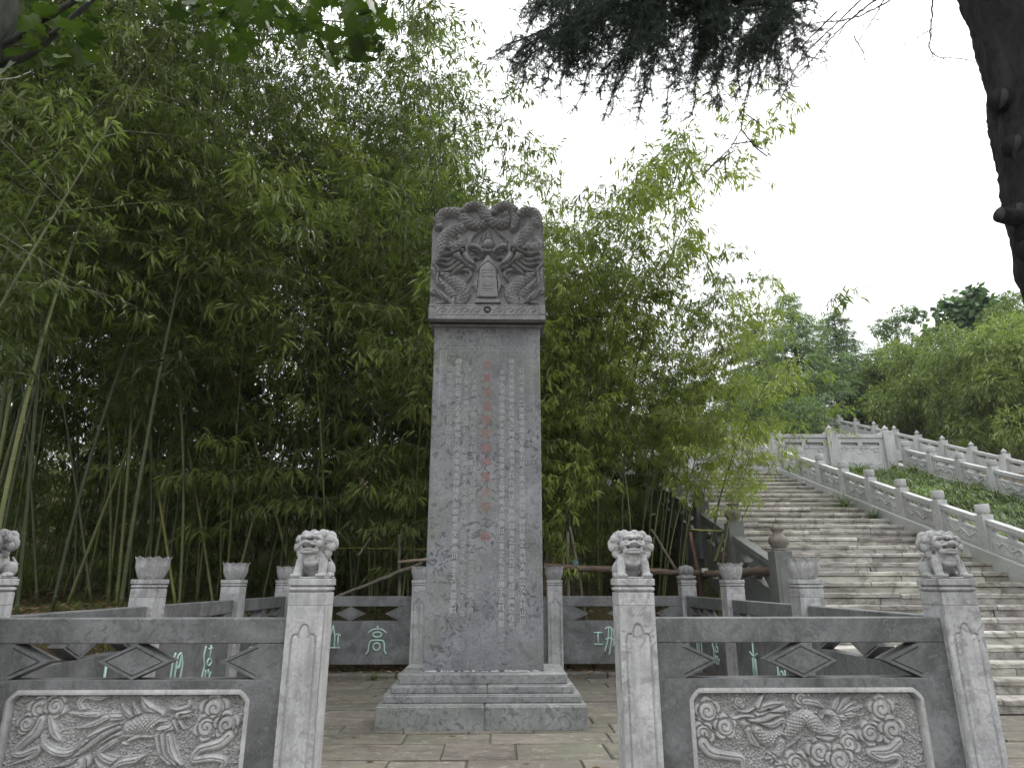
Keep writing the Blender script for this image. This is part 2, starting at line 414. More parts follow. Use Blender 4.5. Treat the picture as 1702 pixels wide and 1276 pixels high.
gx = np.unique(np.concatenate([np.linspace(-400, -30, 24), np.linspace(-30, -6, 25), np.linspace(-6, 13, 96), np.linspace(13, 40, 28), np.linspace(40, 400, 24)]))
gy = np.unique(np.concatenate([np.linspace(-300, -6, 20), np.linspace(-6, 24, 121), np.linspace(24, 60, 37), np.linspace(60, 400, 24)]))
X, Y = np.meshgrid(gx, gy); Z = ground_z(X, Y)
Z = Z + np.where((Z > .3) & ((X < 3.3) | (X > 8.1)), .05 * np.sin(X * 3.1 + Y) * np.sin(Y * 2.3 - X * .7), 0) - .035
V = np.stack([X.ravel(), Y.ravel(), Z.ravel()], 1); nx = len(gx)
I = np.arange(len(gy) - 1)[:, None] * nx + np.arange(nx - 1)[None, :]
F = np.stack([I, I + 1, I + nx + 1, I + nx], -1).reshape(-1, 4)
g = link('ground', mesh_np('ground', V, F, M['soil'], True)); tag(g, kind='structure', label='brown leaf littered soil rising behind the enclosure')
# far wooded hills
hx = np.linspace(-260, 320, 90); hy = np.linspace(120, 300, 24); X, Y = np.meshgrid(hx, hy)
Z = 2 + (16 + 30 * sstep(-20, 70, X)) * np.exp(-((Y - 210) / 55) ** 2) * (.75 + .25 * np.sin(X * .018 + 1)) + 2.5 * np.sin(X * .21) * np.sin(Y * .17 + X * .05)
V = np.stack([X.ravel(), Y.ravel(), Z.ravel()], 1); I = np.arange(len(hy) - 1)[:, None] * 90 + np.arange(89)[None, :]
F = np.stack([I, I + 1, I + 91, I + 90], -1).reshape(-1, 4)
tag(link('hills', mesh_np('hills', V, F, M['hill'], True)), kind='structure', label='hazy wooded hill far beyond the stairs')

# ------------------------------------------------------------------ paving, each slab a stone of its own
def slab_mesh(wd, dp, th=.06, seed=0):
    rng = random.Random(seed); m = MB(); m.box(-wd / 2, wd / 2, -dp / 2, dp / 2, -th, 0, .008)
    m.v = [(x + rng.uniform(-.006, .006), y + rng.uniform(-.006, .006), z + rng.uniform(-.003, .003)) for x, y, z in m.v]
    return m.mesh('paving_stone', M['slab'])
bed = MB(); bed.box(-3.55, 12, -2, 7.74, -.10, -.015); bed.box(-3.55, 3.55, 7.74, 11.1, -.10, -.015)
floor = tag(bed.build('paved_floor', M['joint']), kind='structure', label='worn brown sandstone paving of the enclosure')
rng = random.Random(3); y = 2.6; row = 0; slabs = {}
while y < 11.05:
    dp = rng.choice([.42, .5, .56]); x = -3.5 - rng.random() * .5 * (row % 2); x1 = 3.45 if y > 7.6 else 9.3
    if y < 7.74 < y + dp + .12: dp = 7.74 - y
    if y + dp > 11.05: break
    while x < x1:
        wd = rng.choice([.62, .78, .92, 1.1])
        if x + wd / 2 > -3.6:
            k = (wd, dp, rng.randint(0, 2))
            if k not in slabs: slabs[k] = slab_mesh(wd - .014, dp - .014, seed=hash(k) & 255)
            if not (y > 7.6 and x + wd > 3.5):
                link('paving_stone', slabs[k], floor, (x + wd / 2, y + dp / 2, rng.uniform(-.006, .006)))
        x += wd
    y += dp; row += 1
# curb stones along the back fence
curb = MB(); curb.box(-3.45, 3.2, 10.62, 11.1, -.05, .05)
x = -3.45; cs = {}
while x < 3.2:
    wd = rng.choice([.9, 1.2, 1.05])
    if wd not in cs:
        m = MB(); m.box(-wd / 2 + .008, wd / 2 - .008, -.24, .24, -.06, .07, .015); cs[wd] = m.mesh('curb_stone', M['slab'])
    link('curb_stone', cs[wd], floor, (x + wd / 2, 10.86, rng.uniform(-.01, .01))); x += wd

# ------------------------------------------------------------------ staircase
core = MB()
for i in range(28):
    if i < 10: y0, y1, z = S_Y0 + .29 * i, S_Y0 + .29 * (i + 1), S_R * (i + 1)
    else: y0, y1, z = 10.67 + .43 * (i - 10), 10.67 + .43 * (i - 9), S_R * (i + 1)
    core.box(3.86, 8.02 if i > 10 else 9.4, y0 + .05, y1 + .12, max(-.1, z - .9), z - .035)
core.box(3.86, 11.6, 18.46, 21.2, 3.2, 4.225)
stairs = tag(core.build('stone_stairs', M['joint']), kind='structure', label='long flight of worn mossy sandstone steps')
steps = {}
def stone_piece(name, wd, dp, ht, seed, ch=.012, wob=.008):
    k = (name, round(wd, 2), round(dp, 2), round(ht, 3), seed)
    if k not in steps:
        r = random.Random(seed * 7 + 1); m = MB(); n = max(2, int(wd / .16))
        # a long worn block: front arris wanders
        xs = [(-wd / 2 + wd * i / n) for i in range(n + 1)]; vs = []
        for i, xx in enumerate(xs):
            e = 0 if i in (0, n) else 1
            a, b = r.uniform(-wob, wob) * 1.1, r.uniform(-wob * .9, wob * .4); c_ = ch * r.uniform(.5, 2.0)
            vs += [(xx, a, -ht), (xx, a, b - c_), (xx, a + c_, b), (xx, dp, b * .3)]
        fs = []
        for i in range(n):
            q = i * 4
            for j in range(3): fs.append((q + j, q + 4 + j, q + 5 + j, q + 1 + j))
            fs.append((q + 3, q + 7, q + 4, q))
        fs += [(3, 2, 1, 0)][::1] and [(0, 1, 2, 3)]; q = n * 4; fs.append((q + 3, q + 2, q + 1, q))
        m.add(vs, fs); steps[k] = m.mesh(name, M['step'])
    return steps[k]
rng = random.Random(11)
for i in range(28):
    if i < 10: y0, tr, z = S_Y0 + .29 * i, .29, S_R * (i + 1)
    else: y0, tr, z = 10.67 + .43 * (i - 10), .43, S_R * (i + 1)
    xr = 9.35 if i < 10 else 8.0 - .012 * (i - 10)
    x = 3.88
    while x < xr - .02:
        wd = min(rng.choice([.9, 1.15, 1.4, 1.65, 1.9]), xr - x)
        if xr - x - wd < .4: wd = xr - x
        sd_ = rng.randint(0, 5)
        link('tread_stone', stone_piece('tread_stone', round(wd, 2) - .012, tr + .03, .062, sd_), stairs, (x + wd / 2, y0 + rng.uniform(-.012, .012), z + rng.uniform(-.006, .006)))
        x += wd
    x = 3.88
    while x < xr - .02:
        wd = min(rng.choice([.7, 1.0, 1.3, 1.6]), xr - x)
        if xr - x - wd < .35: wd = xr - x
        link('riser_stone', stone_piece('riser_stone', round(wd, 2) - .012, .10, .088, rng.randint(0, 5), .006, .007), stairs, (x + wd / 2, y0 + .022 + rng.uniform(-.006, .006), z - .064))
        x += wd
for j in range(5):
    for i in range(6):
        sm = stone_piece('landing_stone', 1.28, .50, .06, (i + j) % 4)
        link('landing_stone', sm, stairs, (4.5 + 1.3 * i - .3 * (j % 2), 18.44 + .5 * j, 4.262))
# ------------------------------------------------------------------ relief carving on a grid
class Relief:
    """height field over a rectangle (u to the right, v up), in metres; carve() marks are laid over one another"""
    def __init__(s, u0, u1, v0, v1, step, top=None):
        s.nu = int((u1 - u0) / step) + 1; s.nv = int((v1 - v0) / step) + 1
        s.U, s.V = np.meshgrid(np.linspace(u0, u1, s.nu), np.linspace(v0, v1, s.nv)); s.step = step
        if top is not None:
            T = top(s.U[0]); s.V = v0 + (s.V - v0) * (T - v0)[None, :] / (v1 - v0)
        s.H = np.zeros_like(s.U); s.mark = np.zeros_like(s.U)
    def near(s, pts, r):
        q, tt, L = smooth_line(pts, max(s.step * 1.2, .005)); rm = float(np.max(r)) * 1.35 + s.step
        m = (s.U > q[:, 0].min() - rm) & (s.U < q[:, 0].max() + rm) & (s.V > q[:, 1].min() - rm) & (s.V < q[:, 1].max() + rm)
        ii = np.nonzero(m); 
        if len(ii[0]) == 0: return None
        P_ = np.stack([s.U[ii], s.V[ii]], 1); best = np.full(len(P_), 9e9); arg = np.zeros(len(P_), int)
        for a in range(0, len(q), 64):
            d = ((P_[:, None, :] - q[None, a:a + 64, :]) ** 2).sum(2); k = d.argmin(1); dm = d[np.arange(len(P_)), k]
            b = dm < best; best[b] = dm[b]; arg[b] = k[b] + a
        T = np.gradient(q, axis=0); dv = P_ - q[arg]; side = np.sign(T[arg, 0] * dv[:, 1] - T[arg, 1] * dv[:, 0])
        dist = np.sqrt(best); rr = np.interp(tt[arg], np.arange(len(r)), r) if hasattr(r, '__len__') else np.full(len(P_), r)
        return ii, dist, rr, L[arg], side * dist, tt[arg] / max(1, len(pts) - 1)
    def stroke(s, pts, r, h, prof='round', base=0.0, scales=0, lines=0, edge=.5, lo=.0):
        o = s.near(pts, r)
        if o is None: return
        ii, d, rr, L, n, t = o; x = d / np.maximum(rr, 1e-5); k = x < 1
        if prof == 'round': p = np.sqrt(np.clip(1 - x * x, 0, 1))
        elif prof == 'flat': p = np.clip((1 - x) * 5, 0, 1) ** .5
        else: p = np.clip(1 - x, 0, 1)
        val = base + h * (lo + (1 - lo) * p)
        if scales:
            a = (L / scales + n / (scales * 1.1)) * math.pi; b = (L / scales - n / (scales * 1.1)) * math.pi
            val = val - h * .42 * (1 - np.minimum(np.abs(np.sin(a)), np.abs(np.sin(b))) ** .45) * np.clip((1 - x) * 4, 0, 1)
        if lines:
            val = val - h * .38 * (np.abs(np.sin(n / np.maximum(rr, 1e-5) * lines * math.pi / 2)) < .42)
        H = s.H[ii]; g = (x >= 1) & (x < 1.0 + edge * 2.4 * s.step / np.maximum(rr, s.step)); H[g] = np.minimum(H[g], H[g] * .35)
        H[k] = np.maximum(val[k], H[k] * .25); s.H[ii] = H
        mk = s.mark[ii]; mk[k] = 1; s.mark[ii] = mk
    def groove(s, pts, r, d, only=True):
        o = s.near(pts, r)
        if o is None: return
        ii, dd, rr, L, n, t = o; x = dd / rr; k = x < 1; H = s.H[ii]; H[k] -= d * (1 - x[k] ** 2); s.H[ii] = H
    def poly(s, pts, h, bev=.01):
        q = np.array(pts); inside = np.zeros(s.U.shape, bool); n = len(q)
        for i in range(n):
            x0, y0 = q[i]; x1, y1 = q[(i + 1) % n]
            c = ((y0 > s.V) != (y1 > s.V)) & (s.U < (x1 - x0) * (s.V - y0) / (y1 - y0 + 1e-12) + x0); inside ^= c
        dist = np.full(s.U.shape, 9.0)
        for i in range(n):
            a = q[i]; b = q[(i + 1) % n]; ab = b - a; L2 = (ab ** 2).sum() + 1e-12
            tt = np.clip(((s.U - a[0]) * ab[0] + (s.V - a[1]) * ab[1]) / L2, 0, 1)
            dist = np.minimum(dist, np.hypot(s.U - a[0] - tt * ab[0], s.V - a[1] - tt * ab[1]))
        if isinstance(h, tuple):      # recess: sink the inside to h[0]
            s.H[inside] = (s.H * (1 - np.clip(dist / bev, 0, 1)) + h[0] * np.clip(dist / bev, 0, 1))[inside]
        else:
            s.H[inside] = (h * np.clip(dist / bev, 0, 1))[inside]; s.mark[inside] = 1
        return inside, dist
    def cloud(s, c, r, h, turn=1):
        c = np.array(c, float)
        for k in range(5):
            a = 2 * math.pi * k / 5 + .4 * turn
            s.stroke([c + .58 * r * np.array([math.cos(a), math.sin(a)]), c + .66 * r * np.array([math.cos(a), math.sin(a)]) + [.0001, 0]], r * .46, h, 'flat')
        s.stroke([c, c + [.0001, 0]], r * .72, h * 1.05, 'flat')
        sp = [c + (r * .10 + r * .62 * t) * np.array([math.cos(turn * t * 9.5), math.sin(turn * t * 9.5)]) for t in np.linspace(0, 1, 16)]
        s.groove(sp, max(s.step * 1.5, r * .075), h * .5)
    def stipple(s, amp, rng=np.random.RandomState(5)):
        nse = rng.rand(*s.H.shape); 
        for _ in range(1): nse = (nse + np.roll(nse, 1, 0) + np.roll(nse, 1, 1) + np.roll(np.roll(nse, 1, 0), 1, 1)) / 4
        k = s.mark < .5; s.H[k] += (nse[k] - .5) * amp * 2
    def blur(s, n=1):
        for _ in range(n):
            H = s.H; H[1:-1, 1:-1] = (H[1:-1, 1:-1] * 4 + H[:-2, 1:-1] + H[2:, 1:-1] + H[1:-1, :-2] + H[1:-1, 2:]) / 8
    def mesh(s, name, mat, yface, skirt=.02, dark=None):
        Y_ = yface - s.H
        V = np.stack([s.U.ravel(), Y_.ravel(), s.V.ravel()], 1); nu = s.nu
        I = np.arange(s.nv - 1)[:, None] * nu + np.arange(nu - 1)[None, :]
        F = np.stack([I, I + 1, I + nu + 1, I + nu], -1).reshape(-1, 4)
        ring = list(range(nu)) + [nu * (j + 1) - 1 for j in range(1, s.nv)] + [nu * (s.nv - 1) + i for i in range(nu - 2, -1, -1)] + [nu * j for j in range(s.nv - 2, 0, -1)]
        b = len(V); E = V[ring].copy(); E[:, 1] = yface + skirt; n = len(ring); V = np.vstack([V, E])
        Q = np.array([(ring[(i + 1) % n], ring[i], b + i, b + (i + 1) % n) for i in range(n)])
        mi = None
        if dark is not None: mi = np.concatenate([(dark[:-1, :-1] & dark[1:, 1:]).ravel().astype(int), np.ones(n, int)])
        return mesh_np(name, V, np.vstack([F, Q]), mat, True, mi)

# ------------------------------------------------------------------ the enclosure's posts and panels
PX = [-3.31, -1.21, .89, 2.99]; PY = [4.54, 6.64, 8.74, 10.84]; PW = .23
def post_front():
    r = Relief(-.115, .115, 0, 1.235, .0048)
    a, top = .076, 1.06
    arch = [(-a, top - .04), (-a * .9, top - .005), (-a * .62, top + .004), (-a * .42, top - .012), (-a * .40, top + .02), (-a * .2, top + .055), (0, top + .062),
            (a * .2, top + .055), (a * .40, top + .02), (a * .42, top - .012), (a * .62, top + .004), (a * .9, top - .005), (a, top - .04)]
    r.groove([(-a, .05), (-a, top - .04)], .0065, .016); r.groove([(a, .05), (a, top - .04)], .0065, .016)
    r.groove(arch[:4], .0065, .016); r.groove(arch[3:10], .0065, .016); r.groove(arch[9:], .0065, .016); r.groove([(-a, .05), (a, .05)], .0065, .016)
    return r.mesh('post_front', M['post'], 0)
def post_body():
    m = MB(); w_ = PW / 2
    m.box(-w_, w_, -w_ + .012, w_, 0, 1.235, 0.0)
    m.box(-w_ - .001, w_ + .001, -w_ - .001, w_ + .001, 1.235, 1.315, .004)
    m.box(-w_ + .012, w_ - .012, -w_ + .012, w_ - .012, 1.315, 1.322)
    m.box(-w_ - .006, w_ + .006, -w_ - .006, w_ + .006, 1.322, 1.350, .010)
    m.box(-w_ + .012, w_ - .012, -w_ + .012, w_ - .012, 1.350, 1.358)
    m.box(-w_ - .008, w_ + .008, -w_ - .008, w_ + .008, 1.358, 1.400, .004)
    return m
POSTF = post_front(); POSTB = post_body().mesh('post', M['post'])
def side_front():
    return POSTF
def lotus_mesh(name, s=.82, mat=None):
    """stone lotus: a tulip shaped cup of six broad petals with six more behind, tips curling out"""
    m = MB(); m.lathe([(.105 * s, 0), (.13 * s, .012 * s), (.150 * s, .05 * s), (.158 * s, .11 * s), (.152 * s, .17 * s), (.13 * s, .205 * s), (.05, .20 * s)], n=28)
    for off, r0, tall in ((math.pi / 6, .985, .245), (0, 1.03, .255)):
        for k in range(6):
            a0 = 2 * math.pi * k / 6 + off; nu, nv = 10, 14; vs = []
            for j in range(nv + 1):
                v = j / nv; wv = (math.sin((.30 + .70 * v / .55) * math.pi / 2) if v < .55 else math.cos((v - .55) / .45 * math.pi / 2) ** .62)
                half = (.515 * wv + .004) * (math.pi / 6) * 2
                R_ = (.118 + .048 * math.sin(min(1, v * 1.5) * math.pi / 2) + .022 * max(0, (v - .7) / .3) ** 2) * s * r0
                for i in range(nu + 1):
                    u = -1 + 2 * i / nu; an = a0 + u * half
                    rr = R_ + s * (.012 * (1 - abs(u) ** 2.5) - (.007 if abs(u) < .05 else 0) - (.004 if .35 < abs(u) < .5 else 0) + .010 * max(0, v - .8) * 5 * abs(u))
                    vs.append((rr * math.cos(an), rr * math.sin(an), (.004 + tall * v - .012 * math.cos(u * 3) * 0) * s))
            fs = [(j * (nu + 1) + i, j * (nu + 1) + i + 1, (j + 1) * (nu + 1) + i + 1, (j + 1) * (nu + 1) + i) for j in range(nv) for i in range(nu)]
            m.add(vs, fs, 0, True)
    return m.mesh(name, mat or M['post'])
LOTUS = lotus_mesh('lotus_finial')
def budfin():
    m = MB(); m.lathe([(.12, 0), (.15, .02), (.15, .06), (.10, .075), (.11, .085)], n=20)
    for k in range(6):
        a = k * math.pi / 3; m.ell((.075 * math.cos(a), .075 * math.sin(a), .14), (.06, .06, .075), nu=10, nv=7)
    m.ell((0, 0, .16), (.09, .09, .07)); return m.mesh('bud_finial', M['cap'])
BUD = budfin()

DZ0, DZ1 = .80, 1.008          # the openings
def panel_mesh(name, wd, th, mat, low=.18, glyph=False):
    """balustrade panel: rail, row of diamonds with openings, plate; runs along x, centred"""
    m = MB(); h = wd / 2; t = th / 2
    m.box(-h, h, -t, t, DZ1, 1.16, .006)
    m.box(-h, h, -t, t, low, DZ0, .004)
    e = h - .175; zc = (DZ0 + DZ1) / 2
    # ends with half diamonds: polygon pointing inwards
    for s_ in (-1, 1):
        m.prism([(s_ * h, DZ0), (s_ * e, DZ0), (s_ * (e - .235), zc), (s_ * e, DZ1), (s_ * h, DZ1)], -t + .012, t - .012)
        for sd_ in (-1, 1):
            y0, y1 = (-t, -t + .012) if sd_ < 0 else (t - .012, t)
            m.prism([(s_ * e, DZ0), (s_ * (e - .235), zc), (s_ * (e - .190), zc), (s_ * e, DZ0 + .020)], y0, y1)
            m.prism([(s_ * e, DZ1), (s_ * (e - .235), zc), (s_ * (e - .190), zc), (s_ * e, DZ1 - .020)], y0, y1)
            m.prism([(s_ * h, DZ0), (s_ * e, DZ0 + .0), (s_ * e, DZ0 + .028), (s_ * (e - .170), zc), (s_ * e, DZ1 - .028), (s_ * e, DZ1), (s_ * h, DZ1)], y0, y1)
    g_ = .012
    m.prism([(-.225, zc), (0, DZ0), (.225, zc), (0, DZ1)], -t + g_, t - g_)
    A_, B_, C_ = (.225, .104), (.186, .086), (.168, .0775)
    for sd_ in (-1, 1):
        y0, y1 = (-t, -t + g_) if sd_ < 0 else (t - g_, t)
        for (i, j) in (((1, 0), (0, 1)), ((0, 1), (-1, 0)), ((-1, 0), (0, -1)), ((0, -1), (1, 0))):
            m.prism([(i[0] * A_[0], zc + i[1] * A_[1]), (j[0] * A_[0], zc + j[1] * A_[1]), (j[0] * B_[0], zc + j[1] * B_[1]), (i[0] * B_[0], zc + i[1] * B_[1])], y0, y1)
        m.prism([(C_[0], zc), (0, zc + C_[1]), (-C_[0], zc), (0, zc - C_[1])], y0, y1)
    return m.mesh(name, mat)
CW = 2.1 - PW
PANEL = panel_mesh('panel', CW, .12, M['panel'])
PANEL_FRONT = panel_mesh('panel', CW, .12, M['panel'], low=.745)

def bal_post(parent, x, y, fin, rz=0):
    p = link('post', POSTB, parent, (x, y, 0), (0, 0, rz))
    f = link('front_face', POSTF, p, (0, -PW / 2, 0))
    if fin is not None: link('finial', fin, p, (0, 0, 1.40), (0, 0, R(8 + 23 * x)))
    return p
F1 = empty('stone_balustrade', (PX[0], PY[0], 0), label='front left balustrade section with a phoenix carved on its panel', cat='balustrade', group='balustrades round the stele enclosure')
F2 = empty('stone_balustrade', (PX[3], PY[0], 0), label='front right balustrade section with a dragon carved on its panel', cat='balustrade', group='balustrades round the stele enclosure')
F3 = empty('stone_balustrade', (PX[0], 7.69, 0), label='balustrade running back along the left side, facing the bamboo', cat='balustrade', group='balustrades round the stele enclosure')
F4 = empty('stone_balustrade', (PX[3], 7.69, 0), label='balustrade running back along the right side, beside the stairs', cat='balustrade', group='balustrades round the stele enclosure')
F5 = empty('stone_balustrade', (-.16, PY[3], 0), label='back balustrade behind the stele with pale green characters', cat='balustrade', group='balustrades round the stele enclosure')
def loc(par, x, y): return x - par.location.x, y - par.location.y
FP = PY[0]
for par, xs in ((F1, PX[:2]), (F2, PX[2:])):
    for x in xs: bal_post(par, *loc(par, x, FP), None)
def override(o, m):
    for c in [o] + kids(o): c.material_slots[0].link = 'OBJECT'; c.material_slots[0].material = m
override([c for c in kids(F1) if c.name.startswith('post')][1], M['post_drip'])
for y in PY[1:3]:
    bal_post(F3, *loc(F3, PX[0], y), LOTUS); bal_post(F4, *loc(F4, PX[3], y), LOTUS)
bal_post(F5, *loc(F5, PX[0], PY[3]), LOTUS); bal_post(F5, *loc(F5, PX[1], PY[3]), LOTUS)
bal_post(F5, *loc(F5, PX[2], PY[3]), LOTUS); bal_post(F5, *loc(F5, PX[3], PY[3]), BUD)
link('panel', PANEL_FRONT, F1, (*loc(F1, (PX[0] + PX[1]) / 2, FP), 0)); link('panel', PANEL_FRONT, F2, (*loc(F2, (PX[2] + PX[3]) / 2, FP), 0))
SIDEP = {}
for par, x, ang in ((F3, PX[0], 90), (F4, PX[3], -90)):
    for i in range(3): SIDEP[(par, i)] = link('panel', PANEL, par, (*loc(par, x, (PY[i] + PY[i + 1]) / 2), 0), (0, 0, R(ang)))
for i in range(3): SIDEP[(F5, i)] = link('panel', PANEL, F5, (*loc(F5, (PX[i] + PX[i + 1]) / 2, PY[3]), 0))

# ------------------------------------------------------------------ carved panels
YF = FP - .06
def zmap(ox, oy, sc, Yp):
    def f(p):
        q = P(ox + p[0] / sc, oy + p[1] / sc, Yp); return (q.x, q.z)
    return f
def carve_base(cx):
    r = Relief(cx - CW / 2, cx + CW / 2, .06, .799, .0036)
    u0, u1, v0, v1, n = cx - .725, cx + .725, .12, .728, .035
    fr = []
    for sx, sy, order in ((-1, 1, 0), (1, 1, 1), (1, -1, 0), (-1, -1, 1)):
        X_ = u0 if sx < 0 else u1; Y_ = v1 if sy > 0 else v0
        pts = [(X_, Y_ - sy * n * 1.5), (X_ - sx * n * .35, Y_ - sy * n * .95), (X_ - sx * n * .95, Y_ - sy * n * .35), (X_ - sx * n * 1.5, Y_)]
        fr += pts if order == 0 else pts[::-1]
    r.poly(fr, (-.030,), .006); r.mark[:] = 1
    ins, d = r.poly(fr, (-.030,), .006)
    r.mark[:] = 1; r.mark[ins & (d > .02)] = 0
    band = (d < .014); r.H[band & ~ins] = .006 * (1 - d[band & ~ins] / .014) ** .5 + .0; r.H[ins & (d < .012)] = .006
    r.H0 = r.H.copy(); r.H = np.where(ins & (d > .02), 0, r.H); r.field = ins & (d > .016)
    r.fr = fr; r.dark = ~(ins | (d < .014))
    return r
def finish(r, name, parent, depth=.046):
    r.stipple(.012)
    keep = r.H.copy() * 1.8; H = np.where(r.field, keep - depth, r.H0); r.H = H
    o = link(name, r.mesh(name, [M['relief'], M['panel']], 0, .05, r.dark), parent, (-parent.location.x, YF - .0015 - parent.location.y, 0)); return o

rp = carve_base((PX[0] + PX[1]) / 2); z = zmap(0, 980, 3.70, YF)
K = .0027 * 1.0                                # metres per zoomed pixel, for widths
def S(r, pts, w_, h, **k): r.stroke([z(p) for p in pts], (np.array(w_) * K * .21 if hasattr(w_, '__len__') else w_ * K * .21), h, **k)
# phoenix: cloud scrolls
for c, rad, tn in (((235, 735), 80, 1), ((330, 720), 70, -1), ((150, 830), 62, 1), ((1310, 735), 92, 1), ((1260, 850), 78, -1), ((1385, 835), 80, 1), ((460, 1085), 80, 1), ((700, 1130), 70, -1)):
    rp.cloud(z(c), rad * .98 / 1000, .018, tn)
S(rp, [(240, 800), (200, 880), (130, 940), (70, 1000), (110, 1020), (215, 985), (180, 1030), (60, 1075)], [50, 62, 50, 40, 38, 44, 30, 10], .018, prof='round', lines=2)
S(rp, [(1400, 900), (1340, 950), (1220, 985), (1180, 1050), (1290, 1040), (1370, 1060), (1340, 1120)], [62, 60, 50, 44, 44, 40, 30], .018, prof='round', lines=2)
S(rp, [(290, 790), (310, 880), (350, 930)], [40, 60, 20], .014, lines=2)
# tail plumes
for pts, ww in (([(800, 790), (700, 790), (600, 790), (520, 760), (480, 700), (520, 655), (600, 670), (670, 655)], [60, 62, 56, 52, 50, 48, 44, 4]),
                ([(820, 830), (700, 850), (560, 900), (440, 1000), (340, 1010), (260, 960), (240, 890)], [60, 64, 60, 52, 48, 44, 6]),
                ([(830, 870), (720, 900), (620, 960), (590, 1040), (640, 1110), (720, 1130)], [56, 60, 56, 52, 44, 20]),
                ([(640, 790), (560, 830), (460, 855)], [50, 46, 5]), ([(700, 930), (640, 970), (600, 1010), (680, 1060), (850, 1050)], [40, 46, 46, 60, 40]),
                ([(590, 770), (500, 770), (420, 755)], [44, 42, 4]), ([(880, 1020), (820, 1050), (740, 1065), (680, 1100)], [10, 50, 56, 30]),
                ([(520, 940), (420, 1060), (300, 1095)], [44, 40, 6]), ([(720, 850), (620, 900), (500, 990), (420, 1040)], [30, 40, 36, 5])):
    S(rp, pts, ww, .020, prof='round', lines=3)
# wings, body, neck, head, legs
for pts, ww in (([(860, 650), (900, 720), (985, 765)], [6, 75, 50]), ([(740, 700), (770, 760), (830, 800)], [5, 42, 40]), ([(810, 690), (830, 750), (870, 790)], [5, 40, 44])):
    S(rp, pts, ww, .022, prof='round', lines=2)
S(rp, [(760, 940), (850, 900), (930, 890)], [14, 30, 50], .018)
S(rp, [(745, 945), (765, 950)], 22, .018)
S(rp, [(780, 850), (860, 830), (940, 830), (1010, 850)], [70, 105, 110, 60], .026, scales=.024)
S(rp, [(980, 870), (1040, 850), (1080, 790), (1110, 770)], [80, 64, 46, 44], .024, lines=3)
for dx in (0, 35, 70): S(rp, [(960 + dx, 900), (985 + dx * .9, 1000), (1040 + dx, 1080)], [46, 60, 10], .024, lines=3)
S(rp, [(1090, 800), (1120, 860)], [24, 6], .02); S(rp, [(1060, 810), (1085, 880)], [24, 6], .02)
S(rp, [(1090, 775), (1120, 762), (1165, 750)], [46, 40, 5], .028)
S(rp, [(1110, 780), (1150, 775), (1160, 790)], [26, 12, 4], .024)
S(rp, [(1030, 730), (1090, 735), (1150, 715), (1160, 685), (1140, 690)], [5, 24, 22, 16, 6], .022)
rp.groove([z((1105, 778)), z((1112, 779))], .008, .012)
finish(rp, 'phoenix_relief', F1)

rd = carve_base((PX[2] + PX[3]) / 2); z = zmap(1080, 980, 3.546, YF); K = .0028
for c, rad, tn in (((345, 720), 84, 1), ((320, 850), 70, -1), ((450, 810), 72, 1), ((1375, 705), 86, 1), ((1310, 850), 74, -1), ((1440, 830), 84, 1), ((900, 640), 58, 1),
                   ((1010, 960), 82, 1), ((1180, 910), 76, -1), ((1130, 1010), 88, 1), ((870, 1030), 80, -1), ((780, 1090), 70, 1), ((250, 1110), 70, 1)):
    rd.cloud(z(c), rad * .98 / 1000, .018, tn)
S(rd, [(320, 910), (370, 965), (470, 985), (550, 1000), (560, 1060)], [70, 60, 48, 44, 20], .018, lines=2)
S(rd, [(1480, 900), (1420, 950), (1310, 960), (1380, 1000), (1470, 985), (1490, 1040), (1420, 1070)], [60, 56, 44, 40, 40, 36, 20], .018, lines=2)
S(rd, [(920, 660), (990, 670), (1040, 700)], [40, 44, 8], .018, lines=2)
rd.cloud(z((530, 660)), .042, .016, 1)
# dragon: body, crest, legs, tail fan, head, whiskers
for k, (a, b) in enumerate((((1090, 720), (1130, 620)), ((1120, 720), (1200, 620)), ((1140, 730), (1240, 660)), ((1140, 745), (1270, 690)), ((1140, 755), (1250, 740)), ((1120, 760), (1180, 770)))):
    S(rd, [a, ((a[0] + b[0]) / 2, (a[1] + b[1]) / 2 - 8), b], [26, 36, 4], .020, lines=1)
for a, b in (((860, 760), (870, 700)), ((900, 745), (920, 690)), ((950, 750), (1000, 720)), ((1000, 780), (1040, 740)), ((800, 830), (790, 770)), ((760, 850), (730, 800))):
    S(rd, [a, b], [30, 4], .018)
S(rd, [(700, 870), (620, 840), (560, 790)], [50, 54, 40], .020, scales=.024); S(rd, [(590, 830), (620, 900), (665, 935)], [40, 44, 5], .018, lines=2)
S(rd, [(760, 930), (840, 900), (905, 860)], [60, 50, 4], .020, lines=3)
S(rd, [(640, 830), (700, 880), (780, 870), (850, 810), (910, 760), (970, 780), (1020, 840), (1080, 860), (1110, 800), (1090, 740), (1060, 730)], [60, 80, 88, 90, 86, 84, 80, 66, 54, 44, 30], .026, scales=.026)
S(rd, [(1000, 870), (1060, 880), (1110, 870)], [20, 40, 6], .018)
S(rd, [(780, 900), (770, 960), (730, 990)], [60, 46, 40], .022, scales=.022)
for b in ((700, 960), (690, 1000), (720, 1030), (760, 1020)): S(rd, [(740, 985), b], [22, 5], .020)
S(rd, [(640, 760), (700, 720), (780, 700), (810, 710)], [60, 90, 60, 20], .028)
S(rd, [(650, 700), (720, 680), (800, 665)], [40, 44, 4], .030, lines=1); S(rd, [(640, 690), (660, 640), (675, 615)], [30, 24, 4], .026)
S(rd, [(600, 770), (660, 770), (720, 745), (790, 735)], [20, 44, 40, 5], .024); S(rd, [(660, 790), (730, 800), (790, 770), (795, 830)], [10, 40, 36, 4], .022, lines=2)
